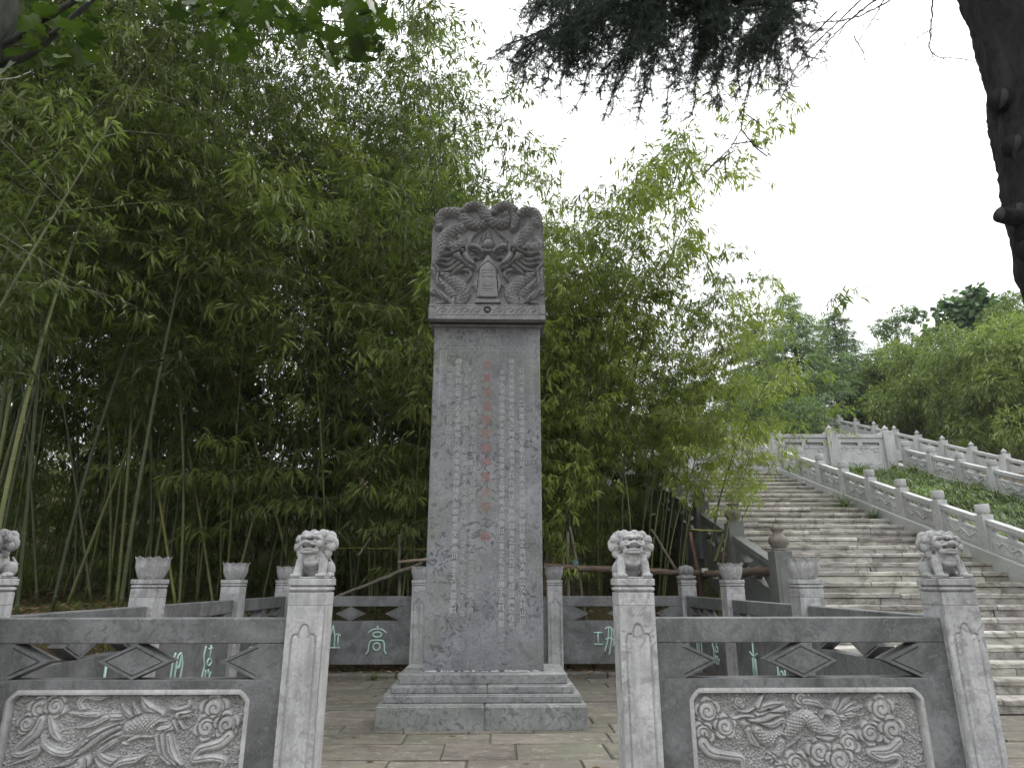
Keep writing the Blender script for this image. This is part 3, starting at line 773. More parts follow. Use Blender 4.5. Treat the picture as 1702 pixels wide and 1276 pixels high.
S(rd, [(620, 750), (560, 745), (500, 760), (470, 730)], [18, 16, 14, 5], .018); S(rd, [(620, 700), (580, 720), (520, 715)], [16, 14, 4], .018)
rd.groove([z((700, 708)), z((712, 706))], .010, .014)
finish(rd, 'dragon_relief', F2)

# ------------------------------------------------------------------ seal characters on the inner faces
def glyph(strokes, parent, origin, ux, size, name='character', rad=.012):
    m = MB(); ux = Vector(ux).normalized()
    for st in strokes:
        q, _, _ = smooth_line(st, .06) if len(st) > 2 else (np.array(st, float), 0, 0)
        pts = [Vector(origin) + ux * float(a) * size * .78 + Vector((0, 0, float(b) * size)) for a, b in q]
        m.tube(pts, rad, 6, smooth=True)
    o = m.build(name, M['mint'], parent); return o
def ring(cx, cy, rx, ry, n=12): return [(cx + rx * math.cos(2 * math.pi * i / n), cy + ry * math.sin(2 * math.pi * i / n)) for i in range(n + 1)]
G_gao = [[(.5, 1.02), (.5, .90)], [(.05, .76), (.25, .87), (.5, .90), (.75, .87), (.95, .76)], ring(.5, .70, .22, .09), [(-.02, 0), (.10, .12), (.13, .35), (.22, .48), (.5, .50), (.78, .48), (.87, .35), (.90, .12), (1.0, 0)], ring(.5, .27, .17, .13)]
G_shan = [[(.0, .05), (1.0, .05)], [(.36, .05), (.36, .55), (.42, .75), (.5, 1.05)], [(.64, .05), (.64, .55), (.58, .75), (.5, 1.05)], [(0, .58), (.18, .66), (.36, .60)], [(1, .58), (.82, .66), (.64, .60)], [(.15, .05), (.15, .6)], [(.85, .05), (.85, .6)]]
G_gong = [[(0, .80), (.42, .80)], [(.21, .80), (.21, .38)], [(0, .38), (.42, .38)], [(.55, .92), (.75, 1.0), (.95, .9), (1.0, .6), (.95, .3)], [(.75, 1), (.70, .6), (.52, .12)], [(.88, .95), (.86, .5), (.72, 0)], [(.55, .55), (.8, .6), (1.0, .5)]]
G_yang = [[(.3, 1), (.15, .75), (.12, 0)], [(.5, .9), (.75, .95), (.7, .6), (.45, .62)], [(.5, .9), (.45, .3), (.6, .1)], [(.8, .9), (.95, .6), (.85, 0)]]
G_zhi = [ring(.5, .85, .22, .12), [(.2, .6), (.8, .6)], [(.2, .6), (.15, .0)], [(.8, .6), (.85, 0)], ring(.5, .32, .16, .14)]
G_mu = [[(.5, 1.1), (.5, 0)], [(.1, .75), (.5, .65), (.9, .75)], [(.35, .6), (.3, .0)], [(.65, .6), (.7, 0)]]
G_de = [[(.2, 1), (.1, .7), (.25, .4), (.1, 0)], [(.5, .9), (.9, .9)], [(.7, 1), (.7, .6)], ring(.7, .5, .2, .1), [(.45, .3), (.5, .05), (.8, .0), (.95, .2)], [(.7, .3), (.72, .15)]]
yb = PY[3] - .066
def on_back(px, py, size, g):
    q = P(px, py, yb); glyph(g, SIDEP[(F5, 1)], (0, 0, 0), (1, 0, 0), size) .location = (q.x - F5.location.x - SIDEP[(F5, 1)].location.x - size * .39, yb - PY[3], q.z)
q = P(625, 1087, yb)
def back_glyph(i, x, zz, size, g):
    par = SIDEP[(F5, i)]; o = glyph(g, par, (0, 0, 0), (1, 0, 0), size); o.location = (x - (PX[i] + PX[i + 1]) / 2 - size * .39, -.062, zz)
back_glyph(0, P(625, 1087, yb).x, P(625, 1087, yb).z, .40, G_gao)
back_glyph(0, P(551, 1078, yb).x, P(551, 1078, yb).z, .32, G_shan)
back_glyph(2, P(1005, 1088, yb).x, P(1005, 1088, yb).z, .40, G_gong)
def side_glyph(par, i, t, zz, size, g):
    o = glyph(g, SIDEP[(par, i)], (0, 0, 0), (1, 0, 0), size); o.location = (t - size * .39, -.062 if par is not F3 else -.062, zz)
    return o
# left side panels were turned 90 deg: their local -y faces +x (the inside); right ones -90: local -y faces -x
for par in (F3, F4):
    for (i, t, g) in ((2, -.35, G_zhi), (2, .45, G_yang), (1, .35, G_de), (1, -.4, G_yang), (0, .4, G_mu), (0, -.4, G_zhi)) if par is F3 else ((2, .35, G_de), (2, -.4, G_yang), (1, -.35, G_mu), (1, .4, G_zhi), (0, .4, G_shan)):
        side_glyph(par, i, t, .33, .36, g)
# ------------------------------------------------------------------ the stele
SX = -.145
st = empty('stele', (SX, 7.78, 0), label='tall grey inscribed stone stele with a dragon carved cap on a stepped pedestal', cat='stele')
def sx(x, y, z_): return (x - SX, y - 7.78, z_)
rngt = random.Random(5)
tiers = [(-.008 - 0, 2.07, 7.06, 8.50, -.02, .222), (0, 1.99, 7.19, 8.38, .222, .298), (0, 1.86, 7.27, 8.30, .298, .374), (0, 1.74, 7.35, 8.22, .374, .472)]
for k, (dx, wd, y0, y1, z0, z1) in enumerate(tiers):
    m = MB(); n = (2, 1, 2, 1)[k]; cuts = [-wd / 2] + sorted([(-wd / 2 + wd * (i + 1) / n + rngt.uniform(-.1, .1)) for i in range(n - 1)]) + [wd / 2]
    for i in range(n):
        m = MB(); m.box(cuts[i] + .001, cuts[i + 1] - .001, y0 - 7.78, y1 - 7.78, z0, z1 - (.006 if k < 3 else 0), .009)
        if k < 3: m.box(cuts[i] + .012, cuts[i + 1] - .012, y0 - 7.77, y1 - 7.79, z1 - .006, z1)
        m.build('pedestal_stone', M['base'], st)
m = MB(); m.box(-.64, .64, 7.53 - 7.78, 7.95 - 7.78, .472, 4.39, .012); shaft = m.build('shaft', M['stele'], st)
# inscription (each column of characters a part of the shaft)
def column(body, x, ztop, size, pitch, mat, name, off=.0015):
    c = bpy.data.curves.new(name, 'FONT'); c.body = '\n'.join(body); c.size = size; c.extrude = .0012; c.align_x = 'CENTER'; c.space_line = pitch / size
    o = bpy.data.objects.new(name, c); COL.objects.link(o); bpy.context.view_layer.update()
    me = bpy.data.meshes.new_from_object(o.evaluated_get(bpy.context.evaluated_depsgraph_get())); bpy.data.objects.remove(o)
    me.materials.clear(); me.materials.append(mat)
    return link(name, me, shaft, (x - SX, 7.53 - 7.78 - off, ztop), (R(90), 0, 0))
YS = 7.53
title = '宋真宗皇帝致祭神禹大帝'
t0 = P(809.7, 607, YS); t1 = P(809, 842, YS); pit = (t0.z - t1.z) / 10
column(title[:3], t0.x, t0.z - .045, .128, pit, M['red'], 'title_characters'); column(title[3:], t0.x, t0.z - 3 * pit - .045, .128, pit, M['red'], 'title_characters')
column('之', t0.x, t0.z - 11 * pit - .045, .128, pit, M['eroded'], 'eroded_character')
column('碑', t0.x, t0.z - 12 * pit - .045, .128, pit, M['red'], 'title_characters')
cols = [(867, 615, 36, '公元一零一二年　宋真宗　年七月壬寅大帝　　令　行祭之典制大禹　及大封山川　中和之年　　祭祀　立石'),
        (850.5, 600, 38, '碑文　陵祠使　祀四方之神　大禹治水　九州既平　同四海之君　万民敬仰　神功在世　山川　奉祀　永年　　水土'),
        (835, 618, 36, '大中　平　皇帝命大臣之官　致祭于上　神禹大帝　以王者之礼　立碑于此　　岷山之川　年月　　日'),
        (789, 622, 34, '川人重修九上有　人　公川大石　　及　　　祀高山　立石高三　三文　　月天公　　　大川'),
        (776, 604, 36, '立　人平年　　神禹　公治　石　　　　水文　此　神川元之　　　　　生于　　　高　五　大'),
        (763, 600, 36, '碑文年　公　立人　平　　元　　　神禹　　　　　故里　　　　立于大禹故里四川省　北川羌族月碑'),
        (748, 612, 12, '公　元九年　立　石　三月')]
fill = '大禹治水功在神州万民敬仰九州山川四海平治岷江石纽故里年月日公元立碑人文王帝祀典'
for i, (px, py, n, body) in enumerate(cols):
    rb_ = random.Random(i); body = ''.join((rb_.choice(fill) if ch == '　' else ch) for ch in body)
    q = P(px, py, YS); column(body[:n], q.x, q.z - .03, .070, .0808, M['chalk'] if i in (0, 1, 2, 5) else M['chalk2'], 'inscription_column')
# key fret border, thin incised bars
m = MB()
def fb(x0, x1, z0, z1): m.box(x0, x1, -.2513, -.2490, z0, z1)
zt = P(810, 577, YS).z; k = 0; xx = -.56
while xx < .56:
    hgt = .05
    fb(xx, xx + .05, zt - .004, zt); fb(xx, xx + .004, zt - hgt, zt); fb(xx, xx + .034, zt - hgt, zt - hgt + .004); fb(xx + .030, xx + .034, zt - hgt, zt - .018)
    if k % 3 == 1: fb(xx + .014, xx + .018, zt - hgt - .05, zt - hgt)
    xx += .052; k += 1
for sd_ in (-1, 1):
    zz = zt - .05
    while zz > zt - .55 or (sd_ > 0 and zz > zt - .7):
        fb(sd_ * .535 - .02, sd_ * .535 + .02, zz - .004, zz); fb(sd_ * .535 - .02, sd_ * .535 - .016, zz - .03, zz); fb(sd_ * .535 + .0, sd_ * .535 + .004, zz - .045, zz - .015); zz -= .055
fb(-.56, -.556, zt - .9, zt + .05); fb(.556, .56, zt - .9, zt + .05)
m.build('fret_border', M['chalk2'], shaft)
# weathered foot joint
m = MB(); rr = random.Random(8)
for i in range(60):
    x = rr.uniform(-.62, .62); m.ell((x, -.262, .474 + rr.uniform(0, .004)), (rr.uniform(.01, .03), rr.uniform(.006, .014), rr.uniform(.004, .012)), nu=6, nv=4)
m.build('mortar_crumbs', M['far_stone'], shaft)

# cap with two coiled dragons
CX0, CX1, CZ0, CZ1, YC = SX - .70, SX + .70, 4.38, 6.0, 7.43
zc = zmap(690, 320, 5.317, YC)
def contour(xs):
    pts = [(133, 330), (160, 230), (200, 165), (260, 148), (330, 138), (400, 138), (440, 118), (520, 104), (590, 122), (640, 152), (680, 140), (740, 110), (810, 104), (870, 130), (905, 148), (960, 140), (1020, 140), (1080, 170), (1110, 215), (1125, 330)]
    q = np.array([zc(p) for p in pts]); q[:, 0] = (q[:, 0] - q[0, 0]) / (q[-1, 0] - q[0, 0]) * 1.40 + CX0
    return np.interp(xs, q[:, 0], q[:, 1])
rc = Relief(CX0, CX1, CZ0, CZ1, .0055, contour)
rc.H[:] = 0
k0 = (zc((640, 600))[0] + SX) * 0
def zz(p):
    a = zc(p); b0, b1 = zc((130, p[1]))[0], zc((1145, p[1]))[0]
    return (CX0 + (a[0] - b0) / (b1 - b0) * 1.40, a[1])
def C(pts, w_, h, mirror=False, **k):
    sc_ = .00138 * .5
    rc.stroke([zz(p) for p in pts], (np.array(w_, float) * sc_ if hasattr(w_, '__len__') else w_ * sc_), h, **k)
    if mirror: C([(1280 - p[0], p[1]) for p in pts], w_, h, **k)
def CG(pts, w_, d, mirror=False):
    rc.groove([zz(p) for p in pts], w_ * .0007, d)
    if mirror: CG([(1280 - p[0], p[1]) for p in pts], w_, d)
# hind bodies low down
C([(150, 690), (220, 790), (330, 870), (390, 930), (330, 990)], [60, 90, 110, 120, 80], .050, True, scales=.055)
C([(140, 880), (210, 900), (270, 960), (200, 985)], [60, 70, 60, 30], .04, True, lines=2)
C([(240, 730), (310, 770), (390, 830), (430, 900), (400, 980)], [70, 110, 125, 130, 90], .070, True, scales=.055)
C([(150, 640), (200, 700), (190, 800), (260, 860)], [20, 28, 26, 8], .06, True); C([(170, 860), (230, 930), (310, 990)], [16, 24, 8], .065, True)
C([(380, 690), (470, 700), (490, 740), (450, 800)], [30, 40, 30, 8], .045, True)
# manes
for i, (a, b, c_) in enumerate((((420, 500), (300, 500), (190, 470)), ((420, 530), (300, 560), (165, 540)), ((410, 560), (290, 610), (160, 590)), ((390, 590), (290, 650), (180, 640)), ((400, 620), (310, 690), (200, 720)), ((430, 650), (360, 700), (300, 760)))):
    C([a, b, c_], [44, 46, 5], .065, True, lines=2)
# upper coils
C([(380, 400), (400, 440), (340, 480), (290, 460), (300, 420)], [60, 90, 90, 60, 30], .05, scales=.055); C([(1080, 420), (1090, 470), (1030, 480), (990, 470)], [60, 90, 80, 40], .05, scales=.055)
C([(390, 320), (310, 350), (240, 400), (220, 470), (200, 560), (170, 640)], [110, 118, 112, 100, 70, 20], .075, scales=.058)
C([(1080, 240), (1010, 330), (940, 400), (905, 470), (870, 520)], [100, 110, 112, 100, 60], .075, scales=.058)
C([(190, 310), (180, 250), (220, 200), (300, 185), (380, 200), (440, 260), (520, 300), (600, 290), (640, 260)], [80, 92, 100, 104, 108, 108, 106, 96, 80], .085, scales=.058)
C([(410, 180), (450, 145), (520, 130), (580, 160), (620, 230), (690, 280), (770, 290), (820, 260), (800, 210)], [60, 80, 92, 98, 104, 104, 100, 84, 60], .095, scales=.058)
C([(690, 190), (720, 145), (790, 130), (860, 160), (890, 220), (880, 290), (860, 340)], [60, 84, 96, 100, 100, 90, 50], .090, scales=.058)
C([(920, 200), (970, 175), (1030, 180), (1080, 220), (1070, 280)], [80, 92, 96, 100, 96], .080, scales=.058)
# flames and pearl, inner arch
C([(580, 340), (510, 390), (480, 450), (510, 480)], [16, 22, 22, 8], .045); C([(700, 330), (760, 390), (805, 430), (800, 470)], [16, 22, 22, 8], .045)
for dx in (-90, -50, 0, 50, 90): C([(640 + dx, 500), (640 + dx * .7, 420), (640 + dx * .25, 320 + abs(dx) * .5)], [50, 46, 4], .045, lines=1)
C([(500, 500), (560, 520), (640, 525), (720, 520), (780, 500)], [60, 60, 50, 60, 60], .05)
C([(640, 470), (641, 470)], 104, .085)
# dragon heads
C([(430, 510), (500, 490), (560, 510), (600, 550)], [60, 50, 44, 30], .075, True)
C([(350, 560), (420, 590), (480, 650), (500, 680)], [90, 100, 80, 50], .085, True)
C([(440, 510), (430, 560), (470, 620), (510, 650)], [60, 70, 60, 50], .095, True); C([(520, 600), (570, 585), (605, 560)], [26, 24, 8], .07, True)
C([(290, 570), (350, 540), (420, 500), (430, 495)], [10, 44, 44, 10], .10, True, lines=2)
C([(412, 545), (413, 545)], 46, .115, True)
CG([(500, 560), (540, 560), (560, 590), (500, 620)], 30, .07, True); CG([(395, 720), (420, 740), (440, 760)], 34, .06, True); CG([(505, 840), (520, 880)], 26, .05, True); CG([(400, 620), (460, 680)], 10, .03, True)
# tablet
rc.poly([zz(p) for p in ((520, 1000), (530, 955), (545, 950), (520, 820), (560, 720), (545, 690), (640, 560), (735, 690), (725, 720), (770, 820), (735, 950), (755, 955), (762, 1000))], .060, .012)
rc.poly([zz(p) for p in ((540, 955), (565, 690), (640, 625), (715, 690), (740, 955))], .078, .010)
CG([(566, 945), (572, 700), (640, 645), (708, 700), (716, 945), (566, 945)], 6, .015)
for y_, a, b in ((720, 590, 650), (725, 660, 690), (745, 590, 690), (778, 585, 695), (860, 600, 690), (885, 595, 680), (905, 605, 670), (850, 600, 620)): CG([(a, y_), ((a + b) / 2, y_ - 3), (b, y_)], 6, .014)
# bottom band
band = rc.V < zz((640, 1012))[1]; rc.H[band] = .07; rc.mark[band] = 1
zb0, zb1 = zz((640, 1118))[1], zz((640, 1030))[1]
fr = [(190, 1050), (205, 1032), (1075, 1032), (1092, 1052), (1092, 1095), (1075, 1110), (205, 1110), (190, 1092), (190, 1050)]
CG(fr[:1] + fr[1:2] + fr[2:3], 6, .014); CG(fr[2:5], 6, .014); CG(fr[4:7], 6, .014); CG(fr[6:], 6, .014)
rs = random.Random(2)
for i in range(9):
    c0 = 240 + i * 98
    if i == 4: C([(640, 1060), (641, 1060)], 50, .08); continue
    CG([(c0 - 40, 1095), (c0 - 10, 1055), (c0 + 20, 1050), (c0 + 30, 1075), (c0 + 5, 1080)], 7, .016); CG([(c0 + 10, 1100), (c0 + 50, 1060)], 7, .014)
rc.H *= 1.25; rc.stipple(.006); rc.blur(1)
cap = link('dragon_cap', rc.mesh('dragon_cap', M['cap'], 0, .06), st, (-SX, YC - 7.78, 0))
m = MB(); xs = np.linspace(CX0, CX1, 60); cz = contour(xs)
m.prism([(CX0 - SX, CZ0)] + [(CX1 - SX, CZ0)] + [(float(a) - SX, float(b)) for a, b in zip(xs[::-1], cz[::-1])], .02, .58); cb = m.build('cap_block', M['cap'], cap, (SX, 0, 0))
# the coils swell over the top of the block
m = MB()
for (a, b) in ((160, 390), (420, 640), (690, 905), (930, 1110)):
    px_ = np.linspace(a, b, 7); 
    for yy in (.14, .32, .48):
        pts = []
        for q_ in px_:
            X_ = zz((q_, 200))[0]; pts.append((X_ - SX, yy + .02 * math.sin(q_), float(contour(np.array([X_]))[0]) - .062))
        m.tube(pts, [.04, .05, .056, .058, .056, .05, .04], 10)
m.build('cap_coils', M['cap'], cap, (SX, 0, 0))
m = MB(); m.box(-.66, .66, .06, .56, CZ0 - .035, CZ0 + .0, .006); m.build('cap_underside', M['cap'], cap, (SX, 0, 0))
# ------------------------------------------------------------------ guardian lions
def lion_mesh(yaw, seed=0):
    """yaw: turn of the head about the vertical; the lion faces -y"""
    b = MB()
    b.box(-.121, .121, -.128, .128, 0, .012, .003)
    b.ell((0, .045, .095), (.085, .085, .10)); b.ell((0, -.02, .125), (.080, .070, .075)); b.ell((0, .0, .17), (.07, .06, .05))
    for s in (-1, 1):
        b.ell((s * .088, .070, .062), (.044, .062, .058)); b.ell((s * .105, .035, .025), (.030, .055, .020))
        for k in range(3): b.ell((s * (.088 + k * .017), -.018, .018), (.010, .018, .012), nu=8, nv=6)
        b.tube([(s * .068, -.03, .155), (s * .080, -.055, .10), (s * .086, -.075, .055), (s * .088, -.085, .02)], [.036, .034, .029, .030], 12)
        b.ell((s * .086, -.095, .022), (.036, .030, .020))
        for k in range(4): b.ell((s * .088 + (k - 1.5) * .0175, -.122, .020), (.0098, .018, .015), nu=8, nv=6)
        for k in range(3): b.tube([(s * (.066 + k * .016), -.088 + abs(k - 1) * .008, .13), (s * (.078 + k * .012), -.108 + abs(k - 1) * .008, .04)], .0042, 5)
        b.tube([(s * .05, -.06, .165), (s * .095, -.045, .148), (s * .11, .0, .145)], [.014, .016, .008], 8)
        b.tube([(s * .06, .11, .05), (s * .10, .11, .10), (s * .07, .10, .15)], [.012, .016, .008], 8)
    b.tube([(-.062, -.045, .178), (-.035, -.082, .168), (0, -.092, .164), (.035, -.082, .168), (.062, -.045, .178)], .014, 8)
    b.tube([(-.05, -.065, .155), (-.02, -.092, .150), (.02, -.092, .150), (.05, -.065, .155)], .009, 8)
    b.ell((0, -.092, .130), (.034, .018, .022)); b.ell((0, -.080, .105), (.05, .03, .03)); b.tube([(0, -.112, .135), (0, -.108, .112)], .004, 5)
    b.tube([(0, .11, .06), (0, .135, .12), (0, .10, .19), (0, .07, .22)], [.02, .026, .024, .01], 10)
    h = MB()
    h.ell((0, .014, .0), (.080, .062, .068)); h.ell((0, -.045, -.044), (.066, .045, .022)); h.ell((0, -.062, -.000), (.050, .030, .022))
    h.ell((0, -.040, .045), (.055, .035, .020))
    h.ell((0, -.094, .008), (.022, .014, .014)); 
    for s in (-1, 1):
        h.ell((s * .016, -.096, .004), (.012, .011, .009), nu=8, nv=6)
        h.ell((s * .037, -.060, .026), (.0150, .012, .0120), nu=10, nv=7)
        h.tube([(s * .006, -.076, .036), (s * .028, -.078, .046), (s * .055, -.062, .044), (s * .074, -.035, .028)], [.010, .013, .012, .007], 8)
        h.tube([(s * .012, -.068, .052), (s * .03, -.060, .064), (s * .05, -.045, .060)], .007, 6)
        h.tube([(s * .018, -.078, .012), (s * .045, -.070, .012), (s * .066, -.045, .018)], [.008, .007, .004], 6)
        h.ell((s * .052, -.058, -.020), (.010, .008, .012), nu=8, nv=6)
        h.ell((s * .060, -.040, .000), (.022, .030, .028))
        # mane curls in fans, each ridged
        for (cx, cy, cz, r_) in ((.066, .012, .062, .034), (.094, .004, .034, .034), (.102, .010, -.012, .036), (.086, .016, -.052, .032), (.03, .03, .072, .034), (.085, .055, .01, .05), (.06, .07, .05, .05)):
            cx *= 1.12; r_ *= 1.06; h.ell((s * cx, cy, cz), (r_ * .95, r_ * .45, r_ * .92))
            if cy < .03:
                L = math.hypot(cx, cz) or 1; ox, oz = cx / L, cz / L
                for a in (-.75, -.4, 0, .4, .75):
                    dx, dz = ox * math.cos(a) - oz * math.sin(a), ox * math.sin(a) + oz * math.cos(a)
                    h.tube([(s * (cx - ox * .012), cy - r_ * .52, cz - oz * .012), (s * (cx + dx * r_ * .55), cy - r_ * .50, cz + dz * r_ * .55), (s * (cx + dx * r_ * .95), cy - r_ * .18, cz + dz * r_ * .95)], [.003, .0048, .004], 5)
    h.tube([(-.068, -.045, -.002), (-.045, -.076, -.006), (-.02, -.092, -.001), (0, -.094, -.005), (.02, -.092, -.001), (.045, -.076, -.006), (.068, -.045, -.002)], .0065, 7)
    h.tube([(-.062, -.045, -.034), (-.035, -.080, -.036), (0, -.090, -.036), (.035, -.080, -.036), (.062, -.045, -.034)], .0065, 7)
    h.tube([(-.060, -.05, -.052), (-.03, -.078, -.055), (0, -.084, -.056), (.03, -.078, -.055), (.060, -.05, -.052)], .0060, 7)
    h.tube([(0, -.02, .066), (0, .03, .078), (0, .07, .06)], [.012, .018, .02], 8)
    E_ = Matrix.Translation((0, -.035, .232)) @ Euler((R(-4), 0, yaw)).to_matrix().to_4x4()
    h.v = [tuple(E_ @ (Vector(v) * 1.10)) for v in h.v]
    b.add(h.v, h.f, 0, True)
    me = b.mesh('lion_body', M['lion'])
    o = bpy.data.objects.new('tmp', me); COL.objects.link(o)
    md = o.modifiers.new('r', 'REMESH'); md.mode = 'VOXEL'; md.voxel_size = .0026; md.use_smooth_shade = True
    bpy.context.view_layer.update()
    m2 = bpy.data.meshes.new_from_object(o.evaluated_get(bpy.context.evaluated_depsgraph_get())); bpy.data.objects.remove(o); bpy.data.meshes.remove(me)
    m2.name = 'lion_body'
    n = len(m2.vertices); co = np.empty(n * 3, np.float32); m2.vertices.foreach_get('co', co); co = co.reshape(-1, 3)
    ed = np.empty(len(m2.edges) * 2, np.int32); m2.edges.foreach_get('vertices', ed); ed = ed.reshape(-1, 2)
    for _ in range(1):
        a = np.zeros_like(co); c = np.zeros(n); np.add.at(a, ed[:, 0], co[ed[:, 1]]); np.add.at(a, ed[:, 1], co[ed[:, 0]]); np.add.at(c, ed[:, 0], 1); np.add.at(c, ed[:, 1], 1)
        co = co * .8 + (a / c[:, None]) * .2
    m2.vertices.foreach_set('co', co.astype(np.float32).ravel()); m2.update()
    m2.materials.clear(); m2.materials.append(M['lion'])
    return m2
for x, yaw, rz, lab in ((PX[0], R(-4), R(-3), 'stone lion at the left edge, seen from its side with a curled mane'),
                        (PX[1], R(-14), R(-4), 'stone lion on the left entrance post with flared round ears'),
                        (PX[2], R(2), R(0), 'stone lion on the right entrance post looking straight ahead'),
                        (PX[3], R(3), R(2), 'stone lion on the far right post turned towards the stairs')):
    l = empty('stone_lion', (x, FP - .0, 1.401), rz, label=lab, cat='stone lion', group='lions on the front posts')
    l.scale = (.93, .88, .92); link('carved_body', lion_mesh(yaw), l)
# ------------------------------------------------------------------ stair balustrades and terrace walls
def fin_cyl(mat):
    m = MB(); m.lathe([(.085, 0), (.085, .02), (.098, .03), (.105, .05), (.105, .15), (.10, .165), (.05, .168)], n=18); return m.mesh('round_cap', mat)
def fin_vase(mat):
    m = MB(); m.lathe([(.10, 0), (.105, .02), (.09, .03), (.085, .045), (.105, .055), (.105, .075), (.125, .10), (.135, .135), (.12, .175), (.08, .215), (.062, .24), (.065, .262), (.09, .285), (.092, .30), (.03, .305)], n=22); return m.mesh('vase_finial', mat)
def fin_point(mat):
    m = MB(); m.lathe([(.07, 0), (.05, .02), (.06, .04), (.09, .06), (.085, .10), (.05, .14), (.02, .18), (.0, .21)], n=12); return m.mesh('pointed_finial', mat)
def post_m(wd, ht, mat, lines=True):
    m = MB(); h = wd / 2; m.box(-h, h, -h, h, 0, ht, .006)
    if lines:
        for s in (-1, 1):
            m.box(s * (h + .002) - .004, s * (h + .002) + .004, -h * .6, h * .6, ht * .12, ht * .82)
            m.box(-h * .6, h * .6, s * (h + .002) - .004, s * (h + .002) + .004, ht * .12, ht * .82)
    return m.mesh('post', mat)
def spanel(length, slope, mat, rail=.61, low=.11, th=.09, slots=2, relief=True, seed=0, big=False):
    """panel running along +y from 0 to length, rising with the slope; both faces towards +-x"""
    m = MB(); t = th / 2; sh = lambda p: (p[0], p[1] + slope * p[0])
    def pr(poly, a=-t, b=t): m.prism([sh(p) for p in poly], a, b, 'x')
    e = .012
    pr([(0, rail - .085), (length, rail - .085), (length, rail), (0, rail)], -t - .022, t + .022)
    s0, s1 = (rail - .21, rail - .125) if not big else (rail - .42, rail - .17)
    pr([(0, low), (length, low), (length, s0), (0, s0)])
    pr([(0, s1), (length, s1), (length, rail - .085), (0, rail - .085)])
    if not big:
        n = slots; mg = length * .09; w_ = (length - mg * (n + 1)) / n
        xs = [0]
        for i in range(n):
            a = mg + i * (w_ + mg); c = (s1 - s0) * .5
            pr([(xs[-1], s0), (a, s0), (a + c * .0, s0), (a - c * .0, s1), (xs[-1], s1)])
            for q, (y_, d) in enumerate(((a, 1), (a + w_, -1))):   # rounded slot ends
                for (za, zb) in ((s0, s0 + c * .5), (s1, s1 - c * .5)):
                    pr([(y_, za), (y_ + d * c * .8, za), (y_, zb)])
            xs.append(a + w_)
        pr([(xs[-1], s0), (length, s0), (length, s1), (xs[-1], s1)])
    else:
        zc = (s0 + s1) / 2
        pr([(0, s0), (length * .12, s0), (length * .27, zc), (length * .12, s1), (0, s1)]); pr([(length, s0), (length * .88, s0), (length * .73, zc), (length * .88, s1), (length, s1)])
        pr([(length * .36, zc), (length * .5, s0), (length * .64, zc), (length * .5, s1)])
    if relief:
        r = random.Random(seed)
        a, b = low + .05, s0 - .03; f = [(.05, a), (length - .05, a), (length - .05, b), (.05, b), (.05, a)]
        for sx_ in (-1, 1):
            xx = sx_ * (t + .002)
            for i in range(4): m.tube([(xx, *sh(f[i])), (xx, *sh(f[i + 1]))], .006, 5)
            for k in range(7):
                cy, cz_ = .12 + (length - .24) * (k + .5) / 7, (a + b) / 2 + r.uniform(-.05, .05); rr = r.uniform(.03, .055); tn = r.choice((-1, 1)); p0 = r.uniform(0, 6)
                pts = [(cy + (rr * (1 - .7 * q / 7)) * math.cos(p0 + tn * q * .8) * 1.3, cz_ + (rr * (1 - .7 * q / 7)) * math.sin(p0 + tn * q * .8)) for q in range(8)]
                m.tube([(xx, *sh(p)) for p in pts], [.004] + [.011] * 6 + [.005], 5)
            pts = [(.1 + (length - .2) * q / 8, (a + b) / 2 + .05 * math.sin(q * 1.7 + p0)) for q in range(9)]
            m.tube([(xx, *sh(p)) for p in pts], [.006] + [.015] * 7 + [.004], 6)
    return m.mesh('panel', mat)
CYL = fin_cyl(M['far_stone']); VASE = fin_vase(M['vase']); PNT = fin_point(M['far_stone']); 
def run(root, x, y0, n, pitch, zf, slope, post, pm, fin, pht, wd, extra_first=None, variants=None):
    """n posts along +y starting at y0; base height zf(y)"""
    for i in range(n):
        y = y0 + i * pitch; z = zf(y)
        p = link('post', post, root, (x - root.location.x, y - root.location.y, z)); link('finial', fin, p, (0, 0, pht), (0, 0, i * 1.3))
        if i < n - 1:
            q = (variants[i % len(variants)] if variants else pm); link('panel', q, root, (x - root.location.x, y - root.location.y + wd / 2, z + slope * wd / 2))
# left of the stairs, dark, seen from below
LB = empty('stair_balustrade', (3.80, 9.1, 0), label='dark weathered balustrade with vase finials along the left side of the stairs', cat='balustrade')
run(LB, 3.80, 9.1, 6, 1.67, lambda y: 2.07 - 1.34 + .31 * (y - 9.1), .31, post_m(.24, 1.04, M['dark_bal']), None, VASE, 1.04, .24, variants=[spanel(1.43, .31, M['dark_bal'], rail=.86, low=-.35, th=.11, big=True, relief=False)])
# right of the stairs, light
P_R = post_m(.19, .66, M['far_stone'])
pv = [spanel(.86, .344, M['far_stone'], seed=k) for k in range(3)]
RB = empty('stair_balustrade', (7.98, 8.75, 0), label='pale carved balustrade with round capped posts along the right side of the stairs', cat='balustrade')
zr = lambda y: 1.75 + .344 * (y - 10.8) - .0
run(RB, 7.98, 8.75, 10, 1.05, zr, .344, P_R, None, CYL, .66, .19, variants=pv)
m = MB()
m.prism([(8.5, zr(8.5) - .6), (18.4, zr(18.4) - .6), (18.4, zr(18.4) + .10), (8.5, zr(8.5) + .10)], 7.83 - 7.98, 8.13 - 7.98, 'x')
cb_ = m.build('sloping_curb', M['wallstone'], RB, (0, -8.75, 0))
RB2 = empty('terrace_balustrade', (11.76, 12.2, 0), label='pale balustrade with round capped posts beyond the planted slope', cat='balustrade')
run(RB2, 11.76, 12.2, 7, 1.06, zr, .344, P_R, None, CYL, .66, .19, variants=pv)
